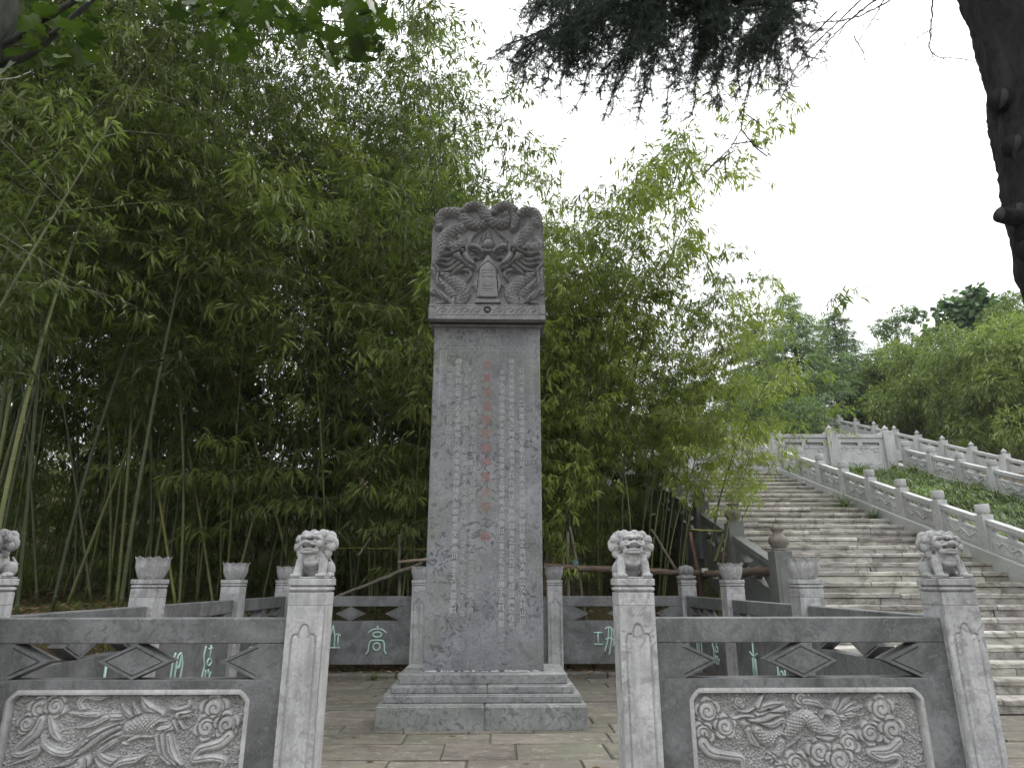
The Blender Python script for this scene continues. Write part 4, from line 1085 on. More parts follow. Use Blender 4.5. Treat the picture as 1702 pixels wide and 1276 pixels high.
m = MB(); m.prism([(11.8, zr(11.8) - .7), (19.2, zr(19.2) - .7), (19.2, zr(19.2) + .10), (11.8, zr(11.8) + .10)], -.14, .14, 'x'); m.build('sloping_curb', M['wallstone'], RB2, (0, -12.2, 0))
# upper long balustrade with pointed finials
P_U = post_m(.24, 1.12, M['far_stone'], False)
UB = empty('terrace_balustrade', (16.8, 19.9, 0), label='upper pale balustrade with pointed finials below the trees', cat='balustrade')
zu = lambda y: 4.82 + .367 * (y - 22.7) - .02
pu = [spanel(1.20, .367, M['far_stone'], rail=1.02, low=.02, seed=9, relief=False)]
run(UB, 16.8, 19.9, 11, 1.43, zu, .367, P_U, None, PNT, 1.12, .24, variants=pu)
m = MB(); m.prism([(19.6, zu(19.6) - 1.2), (34.6, zu(34.6) - 1.2), (34.6, zu(34.6) + .04), (19.6, zu(19.6) + .04)], -.16, .16, 'x'); m.build('footing', M['wallstone'], UB, (0, -19.9, 0))
# the wall with two carved panels above the planted slope
TW = empty('terrace_wall', (9.72, 18.85, 4.35), label='pale stone wall of two large slotted panels at the top of the planted slope', cat='wall')
pw = post_m(.30, 1.25, M['far_stone'])
for x in (8.10, 9.75, 11.42):
    p = link('post', pw, TW, (x - 9.72, 0, 0)); link('finial', PNT, p, (0, 0, 1.25))
def flat_panel(wd, ht, mat, slots=True, seed=0, th=.10):
    m = MB(); h = wd / 2; t = th / 2
    m.box(-h, h, -t - .03, t + .03, ht - .11, ht, .006); z1 = ht - .24; z0 = z1 - .10
    m.box(-h, h, -t, t, 0, z0); m.box(-h, h, -t, t, z1, ht - .11)
    for a, b in ((-h, -h * .84), (-h * .10, h * .10), (h * .84, h)): m.box(a, b, -t, t, z0, z1)
    m.box(-h, h, t - .02, t + .001, z0, z1)
    r = random.Random(seed); f = [(-h * .9, .08), (h * .9, .08), (h * .9, z0 - .06), (-h * .9, z0 - .06), (-h * .9, .08)]
    for i in range(4): m.tube([(f[i][0], -t - .002, f[i][1]), (f[i + 1][0], -t - .002, f[i + 1][1])], .008, 5)
    for k in range(16):
        cx, cz_ = -h * .8 + 1.6 * h * ((k % 8) + .5) / 8, .2 + (z0 - .35) * (k // 8) + r.uniform(-.04, .1); rr = r.uniform(.05, .09); tn = r.choice((-1, 1)); p0 = r.uniform(0, 6)
        m.tube([(cx + rr * (1 - .7 * q / 7) * math.cos(p0 + tn * q * .8) * 1.3, -t - .002, cz_ + rr * (1 - .7 * q / 7) * math.sin(p0 + tn * q * .8)) for q in range(8)], [.004] + [.012] * 6 + [.005], 5)
    return m.mesh('panel', mat)
fp = flat_panel(1.36, 1.16, M['far_stone'])
for x in (8.925, 10.585): link('panel', fp, TW, (x - 9.72, 0, 0))
m = MB(); m.box(-1.8, 1.85, -.2, .25, -.55, 0, .01); m.build('plinth', M['wallstone'], TW)
# low carved wall behind the landing, and the flight above it
LW = empty('terrace_wall', (5.9, 20.6, 4.2), label='low pale wall behind the stair landing, partly hidden by bamboo', cat='wall')
for i, x in enumerate((3.2, 4.6, 6.0, 7.4, 8.8)):
    link('post', post_m(.26, 1.22, M['far_stone'], False) if i == 0 else bpy.data.meshes['post.lw'], LW, (x - 5.9, 0, 0)) if i == 0 else link('post', LWp, LW, (x - 5.9, 0, 0))
    if i == 0: LWp = [o for o in bpy.data.objects if o.parent == LW][0].data
fp2 = flat_panel(1.14, .98, M['far_stone'], seed=4)
for x in (3.9, 5.3, 6.7, 8.1): link('panel', fp2, LW, (x - 5.9, 0, 0))
UF = empty('stair_balustrade', (9.15, 21.3, 0), label='small pale balustrade climbing beside the upper flight of steps', cat='balustrade')
run(UF, 9.15, 21.3, 6, 1.2, lambda y: 4.75 + .46 * (y - 21.3), .46, post_m(.2, .8, M['far_stone'], False), None, PNT, .8, .2, variants=[spanel(1.0, .46, M['far_stone'], rail=.72, low=.02, relief=False)])
um = MB()
for i in range(14): um.box(4.0, 9.1, 21.4 + .33 * i, 21.8 + .33 * i, 3.2, 4.3 + .15 * (i + 1), .01)
tag(um.build('upper_steps', M['far_stone']), kind='structure', label='pale upper flight of steps beyond the landing')
um = MB(); um.box(3.9, 16.5, 18.9 + 2.0, 21.2, 3.6, 4.30); um.box(8.0, 16.4, 26.0, 32.0, 5.2, 6.3)
tag(um.build('terrace', M['wallstone']), kind='structure', label='pale stone terrace beyond the walls')
# row of short posts along the top terrace
TB = empty('terrace_balustrade', (12.0, 26.2, 6.3), label='low row of battlement like posts on the top terrace', cat='balustrade')
bp = MB(); bp.box(-.14, .14, -.1, .1, 0, .42, .01); bp = bp.mesh('post', M['far_stone'])
for i in range(13): link('post', bp, TB, (-3.9 + .62 * i, 0, 0))
m = MB(); m.box(-4.1, 4.3, -.14, .14, 0, .16); m.build('rail', M['far_stone'], TB)
# long low pale wall seen at the far left through the bamboo is left to the grove
# ------------------------------------------------------------------ foliage
def leaf_fans(pos, dirs, ln, wd, fold=.25, rng=np.random):
    """each leaf two triangles folded along its midrib: 4 vertices. pos (n,3), dirs (n,3) unit, ln, wd (n,)"""
    n = len(pos); up = np.tile([0, 0, 1.0], (n, 1)) + rng.normal(0, .55, (n, 3))
    side = np.cross(dirs, up); side /= np.linalg.norm(side, axis=1)[:, None] + 1e-9
    nor = np.cross(side, dirs)
    mid = pos + dirs * (ln * .42)[:, None] - nor * (wd * fold)[:, None]
    tip = pos + dirs * ln[:, None] + np.array([0, 0, -1.0]) * (ln * .16)[:, None]
    V = np.stack([pos, mid + side * (wd / 2)[:, None] + nor * (wd * fold)[:, None], tip, mid - side * (wd / 2)[:, None] + nor * (wd * fold)[:, None]], 1).reshape(-1, 3)
    b = np.arange(n)[:, None] * 4
    F = np.concatenate([b + [0, 1, 2], b + [0, 2, 3]], 1).reshape(-1, 3)
    return V, F
def rep4(a): return np.repeat(a, 4)
def bamboo(seed, H, bend, h0=.28, rad=.028, dens=1.0, blen=1.0, leafL=.14, droop=.35, thin=1.0, culm='culm', leaf='bamboo_leaf'):
    """returns (culm, branches, foliage) meshes; the stem bends towards +x"""
    rg = np.random.RandomState(seed); nseg = int(H / .32)
    hs = np.linspace(0, H, nseg + 1); ax = bend * (hs / H) ** 2.3 * H; ay = .04 * H * np.sin(hs / H * 2.2 + seed)* (hs / H)
    az = hs * (1 - .5 * (bend ** 2) * (hs / H) ** 2)
    r = rad * np.clip(1 - (hs / H) ** 1.4, .03, 1)
    axis = np.stack([ax, ay, az], 1)
    m = MB(); pts = []; rr = []
    for i in range(nseg + 1): pts.append(axis[i]); rr.append(r[i])
    m.tube(pts, rr, 7)
    for i in range(1, nseg):
        if r[i] > .006:
            p = Vector(axis[i]); d = (Vector(axis[i + 1]) - Vector(axis[i - 1])).normalized()
            m.tube([p - d * .014, p - d * .002], [r[i] * 1.05] * 2, 7, 1); m.tube([p - d * .002, p + d * .012], [r[i] * 1.13] * 2, 7, 0)
    cm = m.mesh('culm', [M[culm], M['ring']])
    # branches
    B = MB(); LP, LD, LL, LV = [], [], [], []
    for i in range(int(nseg * h0), nseg + 1):
        f = i / nseg; nb = 2 if f < .92 else 1
        if rg.rand() > .93 * dens and f < .9: continue
        for k in range(nb):
            bv = rg.rand() ** 1.2; a = rg.rand() * 6.283; L = blen * (.45 + 1.1 * max(.05, math.sin(min(1, (f - h0) / (1 - h0) * .93 + .06) * math.pi)) ** .8) * rg.uniform(.65, 1.2)
            el = rg.uniform(.35, .95); p = Vector(axis[i]); d = Vector((math.cos(a) * math.cos(el), math.sin(a) * math.cos(el), math.sin(el)))
            n = 7; pts = [p]; v = d.copy()
            for q in range(n):
                v = (v + Vector((0, 0, -droop * .32)) + Vector(rg.normal(0, .07, 3))).normalized(); pts.append(pts[-1] + v * (L / n))
            B.tube([pts[0], pts[2], pts[4], pts[6], pts[7]], [.006 * thin, .0045, .0035, .0025, .0015], 3, 0, False, False)
            for q in range(1, n + 1):
                for _ in range(2 if q < n else 3):
                    if rg.rand() > dens: continue
                    a2 = rg.rand() * 6.283; td = (v * .5 + Vector((math.cos(a2), math.sin(a2), rg.uniform(-.5, .25)))).normalized()
                    tl = rg.uniform(.08, .30) * blen ** .5; tp = pts[q] + td * tl
                    if tl > .16: B.tube([pts[q], tp], [.002, .0012], 3, 0, False, False)
                    nl = rg.randint(3, 7); nd = Vector((td.x, td.y, td.z - .35)).normalized()
                    for z_ in range(nl):
                        dd = Vector(np.array(nd) * 1.0 + rg.normal(0, .55, 3) + np.array([0, 0, -droop])).normalized()
                        LP.append(np.array(tp) + rg.normal(0, .03, 3)); LD.append(np.array(dd)); LL.append(leafL * rg.uniform(.6, 1.25)); LV.append(bv)
    LP, LD, LL = np.array(LP), np.array(LD), np.array(LL)
    V, F = leaf_fans(LP, LD, LL, LL * .19 + .002, rng=rg)
    at = np.clip(rg.rand(len(LP)) * .45 + .60 * np.array(LV) - .02, 0, 1)
    fm = mesh_np('foliage', V, F, M[leaf], False, attr=rep4(at))
    return cm, B.mesh('branches', M['twig']), fm
print('bamboo variants')
VAR = {'tall': [bamboo(10 + k, 12.5 + .6 * k, .16 + .06 * (k % 3), (.27, .34, .40)[k % 3], .028, 1.0, 1.25, .195) for k in range(6)],
       'mid': [bamboo(30 + k, 9.4 + .5 * k, .20 + .06 * (k % 3), .18, .022, .98, 1.0, .195, leaf='bamboo_leaf_mid') for k in range(5)],
       'slim': [bamboo(50 + k, 5.3 + .35 * k, .22 + .06 * k, .58, .016, .95, .75, .14, leaf='bamboo_leaf_light') for k in range(4)],
       'low': [bamboo(70 + k, 4.6 + .7 * k, .25, .04, .012, 1.0, .95, .19) for k in range(3)],
       'high': [bamboo(130 + k, 9.6 + .5 * k, .24 + .06 * k, .46, .022, .98, 1.05, .19, leaf='bamboo_leaf_mid') for k in range(3)],
       'front': [bamboo(110 + k, 7.5 + .7 * k, .30, .24, .02, .9, 1.1, .22) for k in range(2)],
       'bare': [bamboo(90 + k, 11.5 + k, .16, .52, .026, .85, 1.0, .15, culm='culm') for k in range(3)]}
def put_bamboo(kind, k, x, y, rz, lean=0.0, lean_dir=0.0, sc=1.0, label=None, group=None, cmat=None, z=None):
    cm, bm, fm = VAR[kind][k % len(VAR[kind])]
    z = float(ground_z(x, y)) - .08 if z is None else z
    e = empty('bamboo', (x, y, z), 0, label=label, cat='bamboo', group=group)
    e.rotation_euler = (Matrix.Rotation(lean, 3, Vector((-math.sin(lean_dir), math.cos(lean_dir), 0))) @ Matrix.Rotation(rz, 3, 'Z')).to_euler()
    e.scale = (sc, sc, sc)
    c = link('culm', cm, e); tag(link('branches', bm, e), kind='stuff'); tag(link('foliage', fm, e), kind='stuff')
    if cmat: 
        c.material_slots[0].link = 'OBJECT'; c.material_slots[0].material = cmat
    return e
rb = random.Random(21); placed = []
def free(x, y, d):
    for a, b in placed:
        if (a - x) ** 2 + (b - y) ** 2 < d * d: return False
    placed.append((x, y)); return True
G1, G2, G3, G4 = 'tall bamboo of the dense left grove', 'bamboo behind the stele', 'slim bamboo beside the stairs', 'low leafy bamboo at the back of the grove'
L1 = 'tall dark green bamboo standing among many in the left grove'
L2 = 'leafy bamboo in the thicket behind the stele and its fence'
L3 = 'slim light green bamboo growing between the enclosure and the stairs'
L4 = 'low bushy bamboo filling the back of the grove'
def lab1(x, y):
    p = 828 + 1134 * x / y
    return ('tall dark bamboo at the far left edge of the grove' if p < 130 else 'tall bamboo of the grove above the near lotus post on the left' if p < 330 else
            'tall bamboo of the grove behind the two left lotus posts' if p < 460 else 'tall bamboo of the grove behind the left entrance lion' if p < 600 else 'tall bamboo of the grove just left of the stele')
def lab2(x, y):
    p = 828 + 1134 * x / y
    return ('leafy bamboo in the thicket just left of the stele' if p < 705 else 'bamboo directly behind the stele, its crown showing over the cap' if p < 905 else
            'leafy yellow green bamboo just right of the stele' if p < 1010 else 'leafy bamboo right of the stele, above the right entrance lion')
# foremost leaning culms one can pick out
for (bx, by, d, tx, ty, kind, k, lab, ym) in (
        (62, 1015, 11.3, 30, 560, 'bare', 0, 'thick dark culm with pale node rings just right of the left edge lion', None),
        (150, 1000, 11.6, 75, 620, 'bare', 1, 'long bamboo leaning left from behind the left side fence', None),
        (272, 925, 11.8, 200, 620, 'bare', 2, 'yellow green bamboo leaning left above the near lotus post', 'culm_y'),
        (352, 995, 12.2, 290, 700, 'bare', 1, 'slender bamboo leaning left between the two lotus posts', None),
        (470, 925, 12.4, 380, 640, 'bare', 0, 'yellow green bamboo leaning left behind the entrance lion', 'culm_y')):
    a = P(bx, by, d); b = P(tx, ty, d); z = float(ground_z(a.x, d)) - .1; t = (z - a.z) / (b.z - a.z); a = a + (b - a) * t
    dx, dz = b.x - a.x, b.z - a.z; ang = math.atan2(abs(dx), dz)
    put_bamboo(kind, k, a.x, d, math.pi if dx < 0 else 0, ang * .8, math.pi if dx < 0 else 0, 1.0, lab, None, M[ym] if ym else None); placed.append((a.x, d))
n = 0
for t in range(3000):
    if n >= 128: break
    x, y = rb.uniform(-13, -.6), rb.uniform(11.5, 19.5)
    if rb.random() < .25: x, y = rb.uniform(-9, -4.6), rb.uniform(6.5, 11.5)
    if y < 11.5 and x > -4.4 - (11.5 - y) * .25: continue
    if x / y < -1.05: continue
    if not free(x, y, .40): continue
    put_bamboo('tall' if rb.random() < .8 else 'bare', rb.randint(0, 5), x, y, rb.uniform(-3.1, 3.1), rb.uniform(0, .17), (math.pi if rb.random() < .62 else 0) + rb.uniform(-1, 1), rb.uniform(.82, 1.08), lab1(x, y), G1); n += 1
n = 0
for t in range(3000):
    if n >= 58: break
    x, y = rb.uniform(-2.6, 3.0), rb.uniform(11.6, 17.5)
    if x > 2.2 and y > 13.5: continue
    kd = 'high' if x > 1.7 else 'mid'
    if not free(x, y, .36): continue
    h = .72 + .28 * max(0, min(1, (1.4 - x) / 3.5))
    put_bamboo(kd, rb.randint(0, 4), x, y, rb.uniform(-1.3, 1.3) if rb.random() < .7 else rb.uniform(-3, 3), rb.uniform(0, .12), rb.uniform(-.6, .9), h * rb.uniform(.85, 1.05), lab2(x, y), G2); n += 1
for (x, y, sc_, lean) in ((1.3, 12.6, 1.08, .0), (1.9, 12.9, 1.13, -.02), (2.3, 12.4, 1.06, -.03), (1.5, 14.0, 1.16, .0), (2.8, 13.4, .72, .03), (2.6, 11.9, .66, .03)):
    placed.append((x, y)); put_bamboo('high', int(x * 10), x, y, rb.uniform(-.4, .4), lean, 0, sc_, lab2(x, y), G2)
for i, (x, y) in enumerate(((-4.6, 11.9), (-3.7, 12.3), (-2.9, 11.8), (-2.1, 12.1), (-1.4, 11.7), (-5.4, 12.6), (-.7, 12.0), (-6.4, 12.2))):
    placed.append((x, y)); put_bamboo('front', i, x, y, rb.uniform(-2.6, -.6), .08, -1.57, rb.uniform(.8, 1.05), 'bamboo with large drooping leaves hanging towards the back fence', 'large leaved bamboo at the front of the grove')
n = 0
for t in range(3000):
    if n >= 17: break
    x, y = rb.uniform(2.3, 3.55), rb.uniform(11.3, 14.5)
    if rb.random() < .45: x, y = rb.uniform(3.28, 3.55), rb.uniform(9.6, 12)
    if not free(x, y, .16): continue
    put_bamboo('slim', rb.randint(0, 3), x, y, rb.uniform(-.9, .9), rb.uniform(.01, .09), rb.uniform(-.4, .5), rb.uniform(.75, 1.0), L3, G3); n += 1
n = 0
for t in range(3000):
    if n >= 112: break
    x, y = rb.uniform(-20, 3.0), rb.uniform(17, 25)
    if rb.random() < .22: x, y = rb.uniform(-14, -9), rb.uniform(10, 18)
    if rb.random() < .35: x, y = rb.uniform(-12, 1), rb.uniform(14.5, 18)
    if rb.random() < .14: x, y = rb.uniform(1.6, 3.4), rb.uniform(11.6, 16)
    if not free(x, y, .5): continue
    put_bamboo('low', rb.randint(0, 2), x, y, rb.uniform(-3, 3), rb.uniform(0, .15), rb.uniform(-3, 3), rb.uniform(.8, 1.25), L4, G4); n += 1

# ------------------------------------------------------------------ trees
def crown_leaves(rg, blobs, n, ln, wd_ratio, droop=.3, hollow=.45, leafdir=None):
    c = np.array([b[0] for b in blobs], float); r = np.array([b[1] for b in blobs], float); w_ = r.prod(1) ** (2 / 3); k = rg.choice(len(blobs), n, p=w_ / w_.sum())
    d = rg.normal(0, 1, (n, 3)); d /= np.linalg.norm(d, axis=1)[:, None]; rad = hollow + (1 - hollow) * rg.rand(n) ** .5
    # leaves gather in sprays
    spray = rg.randint(0, max(1, n // 28), n); sj = rg.normal(0, 1, (max(1, n // 28), 3)); sj /= np.linalg.norm(sj, axis=1)[:, None]
    kk = spray % len(blobs); kk = np.where(rg.rand(n) < .8, kk, k); base = np.where((rg.rand(n) < .8)[:, None], sj[spray] , d)
    P_ = c[kk] + base * r[kk] * (hollow + (1 - hollow) * ((spray * .618) % 1) ** .5)[:, None] + rg.normal(0, .10, (n, 3)) * r[kk].mean(1)[:, None]
    D = base * .7 + rg.normal(0, .5, (n, 3)) + np.array([0, 0, -droop]); D /= np.linalg.norm(D, axis=1)[:, None]
    L = ln * rg.uniform(.6, 1.25, n)
    return P_, D, L
def tree(name, label, cat, x, y, blobs, n, ln, wr, leaf, bark_='dark_trunk', tr=.16, seed=0, z=None, group=None, limbs=6, droop=.3):
    z = float(ground_z(x, y)) - .1 if z is None else z; rg = np.random.RandomState(seed)
    e = empty(name, (x, y, z), label=label, cat=cat, group=group); bl = [((b[0][0], b[0][1], b[0][2]), b[1]) for b in blobs]
    top = max(b[0][2] for b in bl); m = MB()
    m.tube([(0, 0, 0), (.1, 0, top * .35), (-.05, .05, top * .7), (0, 0, top)], [tr, tr * .8, tr * .5, tr * .15], 8); m.build('trunk', M[bark_], e)
    m = MB()
    for i, b in enumerate(bl[:limbs]):
        c = Vector(b[0]); s = Vector((0, 0, min(c.z * .6, top * .5))); m.tube([s, (s + c) / 2 + Vector((0, 0, -.1)), c], [tr * .4, tr * .25, .01], 5, cap=False)
    m.build('limbs', M[bark_], e)
    P_, D, L = crown_leaves(rg, bl, n, ln, wr, droop); V, F = leaf_fans(P_, D, L, L * wr, rng=rg)
    tag(link('crown', mesh_np('crown', V, F, M[leaf], False, attr=rep4(rg.rand(n))), e), kind='stuff'); return e
def blobset(rg, n, rx, ry, z0, z1, r0, r1, flat=.7):
    o = []
    for _ in range(n):
        a = rg.rand() * 6.283; q = rg.rand() ** .5; z = z0 + (z1 - z0) * rg.rand(); s = 1 - .55 * max(0, (z - z0) / (z1 - z0)) ** 1.5
        r = rg.uniform(r0, r1); o.append(((rx * q * s * math.cos(a), ry * q * s * math.sin(a), z), (r, r, r * flat)))
    return o
# conifer in tiers at the head of the stairs
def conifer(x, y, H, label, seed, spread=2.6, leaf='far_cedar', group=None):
    rg = np.random.RandomState(seed); z = float(ground_z(x, y)) - .2; e = empty('cedar_tree', (x, y, z), label=label, cat='tree', group=group)
    m = MB(); m.tube([(0, 0, 0), (.05, 0, H * .5), (0, 0, H)], [.2, .12, .02], 8); m.build('trunk', M['dark_trunk'], e); Bm = MB(); LP, LD = [], []
    for t in np.linspace(.08, .985, 30):
        L0 = spread * (1.06 - t) ** .75
        for k in range(rg.randint(5, 8)):
            a = rg.rand() * 6.283; L = L0 * rg.uniform(.6, 1.15); p = Vector((0, 0, H * t)); pts = [p]; v = Vector((math.cos(a), math.sin(a), .28))
            for q in range(6): v = (v + Vector((0, 0, -.10))).normalized(); pts.append(pts[-1] + v * L / 6)
            Bm.tube([pts[0], pts[3], pts[6]], [.03, .018, .004], 4, cap=False)
            for q in range(int(52 * L)):
                f = rg.rand() ** .7; i = min(5, int(f * 6)); c = pts[i].lerp(pts[i + 1], f * 6 - i); sp = Vector((-v.y, v.x, 0)).normalized() * rg.normal(0, .30 * L * (1.1 - f))
                q_ = np.array(c + sp) + rg.normal(0, .05, 3) + [0, 0, -.25 * sp.length]; LP.append(q_); dd = np.array(v) * .6 + np.array(sp) * .8 + rg.normal(0, .35, 3) + [0, 0, -.15]; LD.append(dd / np.linalg.norm(dd))
    Bm.build('limbs', M['dark_trunk'], e); LP = np.array(LP); LD = np.array(LD); n = len(LP); L = rg.uniform(.16, .36, n); V, F = leaf_fans(LP, LD, L, L * .16, rng=rg)
    tag(link('crown', mesh_np('crown', V, F, M[leaf], False, attr=rep4(rg.rand(n))), e), kind='stuff')
q = P(1335, 690, 34); conifer(q.x, 34, 8.3, 'feathery cedar at the head of the stairs, its tip against the sky', 3, 4.2)
q = P(1410, 690, 36); conifer(q.x, 36, 7.4, 'smaller cedar just right of the feathery cedar', 4, 3.6)
q = P(1270, 690, 37); conifer(q.x, 37, 7.0, 'dark cedar half hidden behind the bamboo beside the stairs', 5, 3.8)
rg = np.random.RandomState(40)
for i, (px, d, H, wx) in enumerate(((1480, 33, 4.6, 2.2), (1560, 29, 5.6, 2.6), (1640, 26, 5.8, 2.6), (1715, 24, 6.4, 2.8), (1520, 36, 6.0, 2.6), (1610, 33, 6.4, 3.0), (1690, 31, 7.8, 3.2), (1760, 28, 8, 3))):
    q = P(px, 680, d); x = max(q.x, 17.9)
    tree('bamboo_thicket', ('low light green bamboo thicket at the left end of the upper balustrade', 'feathery bamboo thicket behind the middle of the upper balustrade', 'dense bamboo thicket behind the upper balustrade near the right edge', 'bamboo thicket at the right edge above the upper balustrade',
                            'paler bamboo thicket behind, below the gap of open sky', 'tall bamboo thicket under the broad leaved tree', 'tallest light green bamboo thicket at the right edge', 'bamboo thicket mostly beyond the right edge')[i], 'bamboo', x, d,
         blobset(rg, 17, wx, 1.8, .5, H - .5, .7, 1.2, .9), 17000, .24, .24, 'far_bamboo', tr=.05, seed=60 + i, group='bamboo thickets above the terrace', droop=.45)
q = P(1615, 560, 37); tree('broadleaf_tree', 'dark broad leaved tree rising above the bamboo at the right', 'tree', q.x, 37, [((a, b, c), (r, r, r * .6)) for a, b, c, r in ((0, 0, 8.2, 1.1), (-1.0, 0, 7.4, 1.1), (1.0, .3, 7.7, 1.2), (.2, -.8, 7.0, 1.3), (-1.7, .2, 6.3, .9), (1.8, .2, 6.6, 1.0), (0, .5, 5.8, 1.4))], 1900, .52, .75, 'broad', seed=71, droop=.7)
for i, (px, d, H, lab) in enumerate(((1500, 44, 8.0, 'sparse grey green tree against the sky left of the broad leaved tree'), (1680, 44, 9.3, 'thin crowned tree against the sky at the right edge'), (1380, 50, 4.5, 'distant low tree in the gap above the stairs'))):
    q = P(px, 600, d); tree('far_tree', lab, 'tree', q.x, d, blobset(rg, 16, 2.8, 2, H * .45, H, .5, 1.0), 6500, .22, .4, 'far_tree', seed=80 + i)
# dark shrubs closing the view at the head of the stairs and behind the grove
for i, (px, d, wx, H) in enumerate(((1330, 30, 2.2, 2.2), (1240, 31, 2.2, 2.6), (1150, 33, 2.6, 3.2), (1420, 37.5, 2.4, 2.2))):
    q = P(px, 700, d); tree('shrub', ('dark shrub at the head of the stairs', 'dark shrub glimpsed behind the bamboo at the stair head', 'dark shrub deep behind the bamboo beside the stairs', 'dark shrub at the left end of the upper balustrade')[i], 'shrub', q.x, d, blobset(rg, 9, wx, 1.3, .5, H, .6, 1.0), 5000, .16, .35, 'far_tree', tr=.05, seed=90 + i, group='dark shrubs at the stair head')

# ------------------------------------------------------------------ the near cedar, top right
ct = empty('cedar_tree', (3.9, 4.2, 0), label='dark near cedar trunk at the right edge with sawn stubs and hanging branches', cat='tree')
def cl(p): return (p[0] - 3.9, p[1] - 4.2, p[2])
m = MB(); rr = random.Random(4)
edge = [(1765, 700), (1722, 480), (1704, 425), (1692, 350), (1672, 260), (1655, 170), (1640, 90), (1612, 0), (1585, -120), (1560, -300)]
ctr, rad_ = [(4.25, 4.45, -.1), (4.22, 4.42, .9)], [.42, .38]
for px, py in edge:
    t = (700 - py) / 1000; d = 4.4; q = P(px, py, d); r_ = .34 - .05 * t; ctr.append((q.x + r_ * 1.03, d, q.z)); rad_.append(r_)
q_, tt, _ = smooth_line(ctr, .05); rd_ = np.interp(tt, np.arange(len(rad_)), rad_)
m.tube([cl(p) for p in q_], list(rd_), 56)
for i in range(len(m.v)):
    v = Vector(m.v[i]); j = i // 56; c = Vector(cl(q_[min(j, len(q_) - 1)])); a = math.atan2(v.y - c.y, v.x - c.x)
    k = 1 + .04 * math.sin(a * 5 + v.z * 2) + .05 * abs(math.sin(a * 9 + math.sin(v.z * 3) * 1.6)) - .03 + .03 * math.sin(v.z * 9 + a * 3) + rr.uniform(-.035, .035); m.v[i] = tuple(Vector((c.x + (v.x - c.x) * k, c.y + (v.y - c.y) * k, v.z)))
trunk = m.build('trunk', M['cedar_bark'], ct)
for (px, py, L, r_, tilt) in ((1652, 172, .055, .095, -.02), (1674, 248, .055, .09, -.02), (1698, 372, .27, .062, .03), (1716, 415, .14, .10, -.05), (1694, 362, .12, .085, .0), (1706, 395, .10, .10, 0)):
    q = P(px, py, 4.38); m = MB(); m.tube([cl((q.x + .16, 4.42, q.z + .04)), cl((q.x + .04, 4.36, q.z + .01)), cl((q.x - L + .05, 4.30, q.z + tilt))], [r_ * 1.5, r_ * 1.05, r_ * .95], 12, 0)
    m.tube([cl((q.x - L + .052, 4.30, q.z + tilt)), cl((q.x - L + .046, 4.30, q.z + tilt))], [r_ * .8, r_ * .78], 12, 1); m.build('stub', [M['cedar_bark'], M['cut']], ct)
rg = np.random.RandomState(6); LP, LD = [], []; br = MB()
def needles(pts, dens=1.0, ln=1.0):
    for i in range(len(pts) - 1):
        a, b = pts[i], pts[i + 1]; L = (b - a).length; t = (b - a).normalized()
        for _ in range(int(L * 420 * dens)):
            c = a.lerp(b, rg.rand()); d = Vector(rg.normal(0, 1, 3)) * .55 + t * .45; LP.append(np.array(c)); LD.append(np.array(d.normalized()))
def wander(p, d, L, n, g=.15, jit=.12):
    pts = [Vector(p)]; v = Vector(d).normalized()
    for _ in range(n):
        v = (v + Vector((0, 0, -g)) + Vector(rg.normal(0, jit, 3))).normalized(); pts.append(pts[-1] + v * (L / n))
    return pts
limbs = []
D0 = 5.6
main = [P(1640, -60, 4.4), P(1480, -12, 5.0), P(1380, -12, 5.4), P(1250, 5, 5.7), P(1150, -10, 5.9), P(1050, 5, 6.0), P(960, 30, 6.1), P(850, 72, 6.2)]
q_, _, _ = smooth_line([tuple(p) for p in main], .15); br.tube([cl(p) for p in q_], list(np.linspace(.075, .008, len(q_))), 8)
limbs.append([Vector(p) for p in q_])
for (a, b) in (((1200, -60), (900, -10)), ((1300, -80), (1000, -60)), ((1350, -40), (1260, 60)), ((1200, -40), (1180, 70)), ((1100, -20), (1060, 70)), ((1020, 0), (930, 60)), ((1260, -100), (1130, -40))):
    for dz in (0, .25, -.3):
        pa, pb = P(*a, 5.8 + dz), P(*b, 5.9 + dz); pts = [pa.lerp(pb, t) + Vector(rg.normal(0, .04, 3)) for t in np.linspace(0, 1, 8)]; limbs.append(pts); br.tube([cl(p) for p in pts], list(np.linspace(.02, .005, 8)), 5)
for li, pts in enumerate(limbs):
    tot = sum((pts[i + 1] - pts[i]).length for i in range(len(pts) - 1))
    for _ in range(int(tot * (27 if li else 30))):
        i = rg.randint(0, len(pts) - 1); p = pts[i].lerp(pts[i + 1], rg.rand()) if i + 1 < len(pts) else pts[i]
        s = P(1318, 0, p.y).x
        if p.x > s: continue
        L = rg.uniform(.30, .92) * (1.0 if p.x > P(980, 0, p.y).x else .7); tw = wander(p, (rg.normal(-.25, .5), rg.normal(0, .5), -.35), L, 5, .22); br.tube([cl(c) for c in tw], [.004, .003, .003, .002, .002, .0012], 3, 0, False, False); needles(tw)
        for c in tw[1:]:
            for _ in range(3):
                t2 = wander(c, (rg.normal(-.3, .8), rg.normal(0, .6), rg.normal(-.3, .4)), rg.uniform(.06, .17), 2, .2); needles(t2, 1.15)
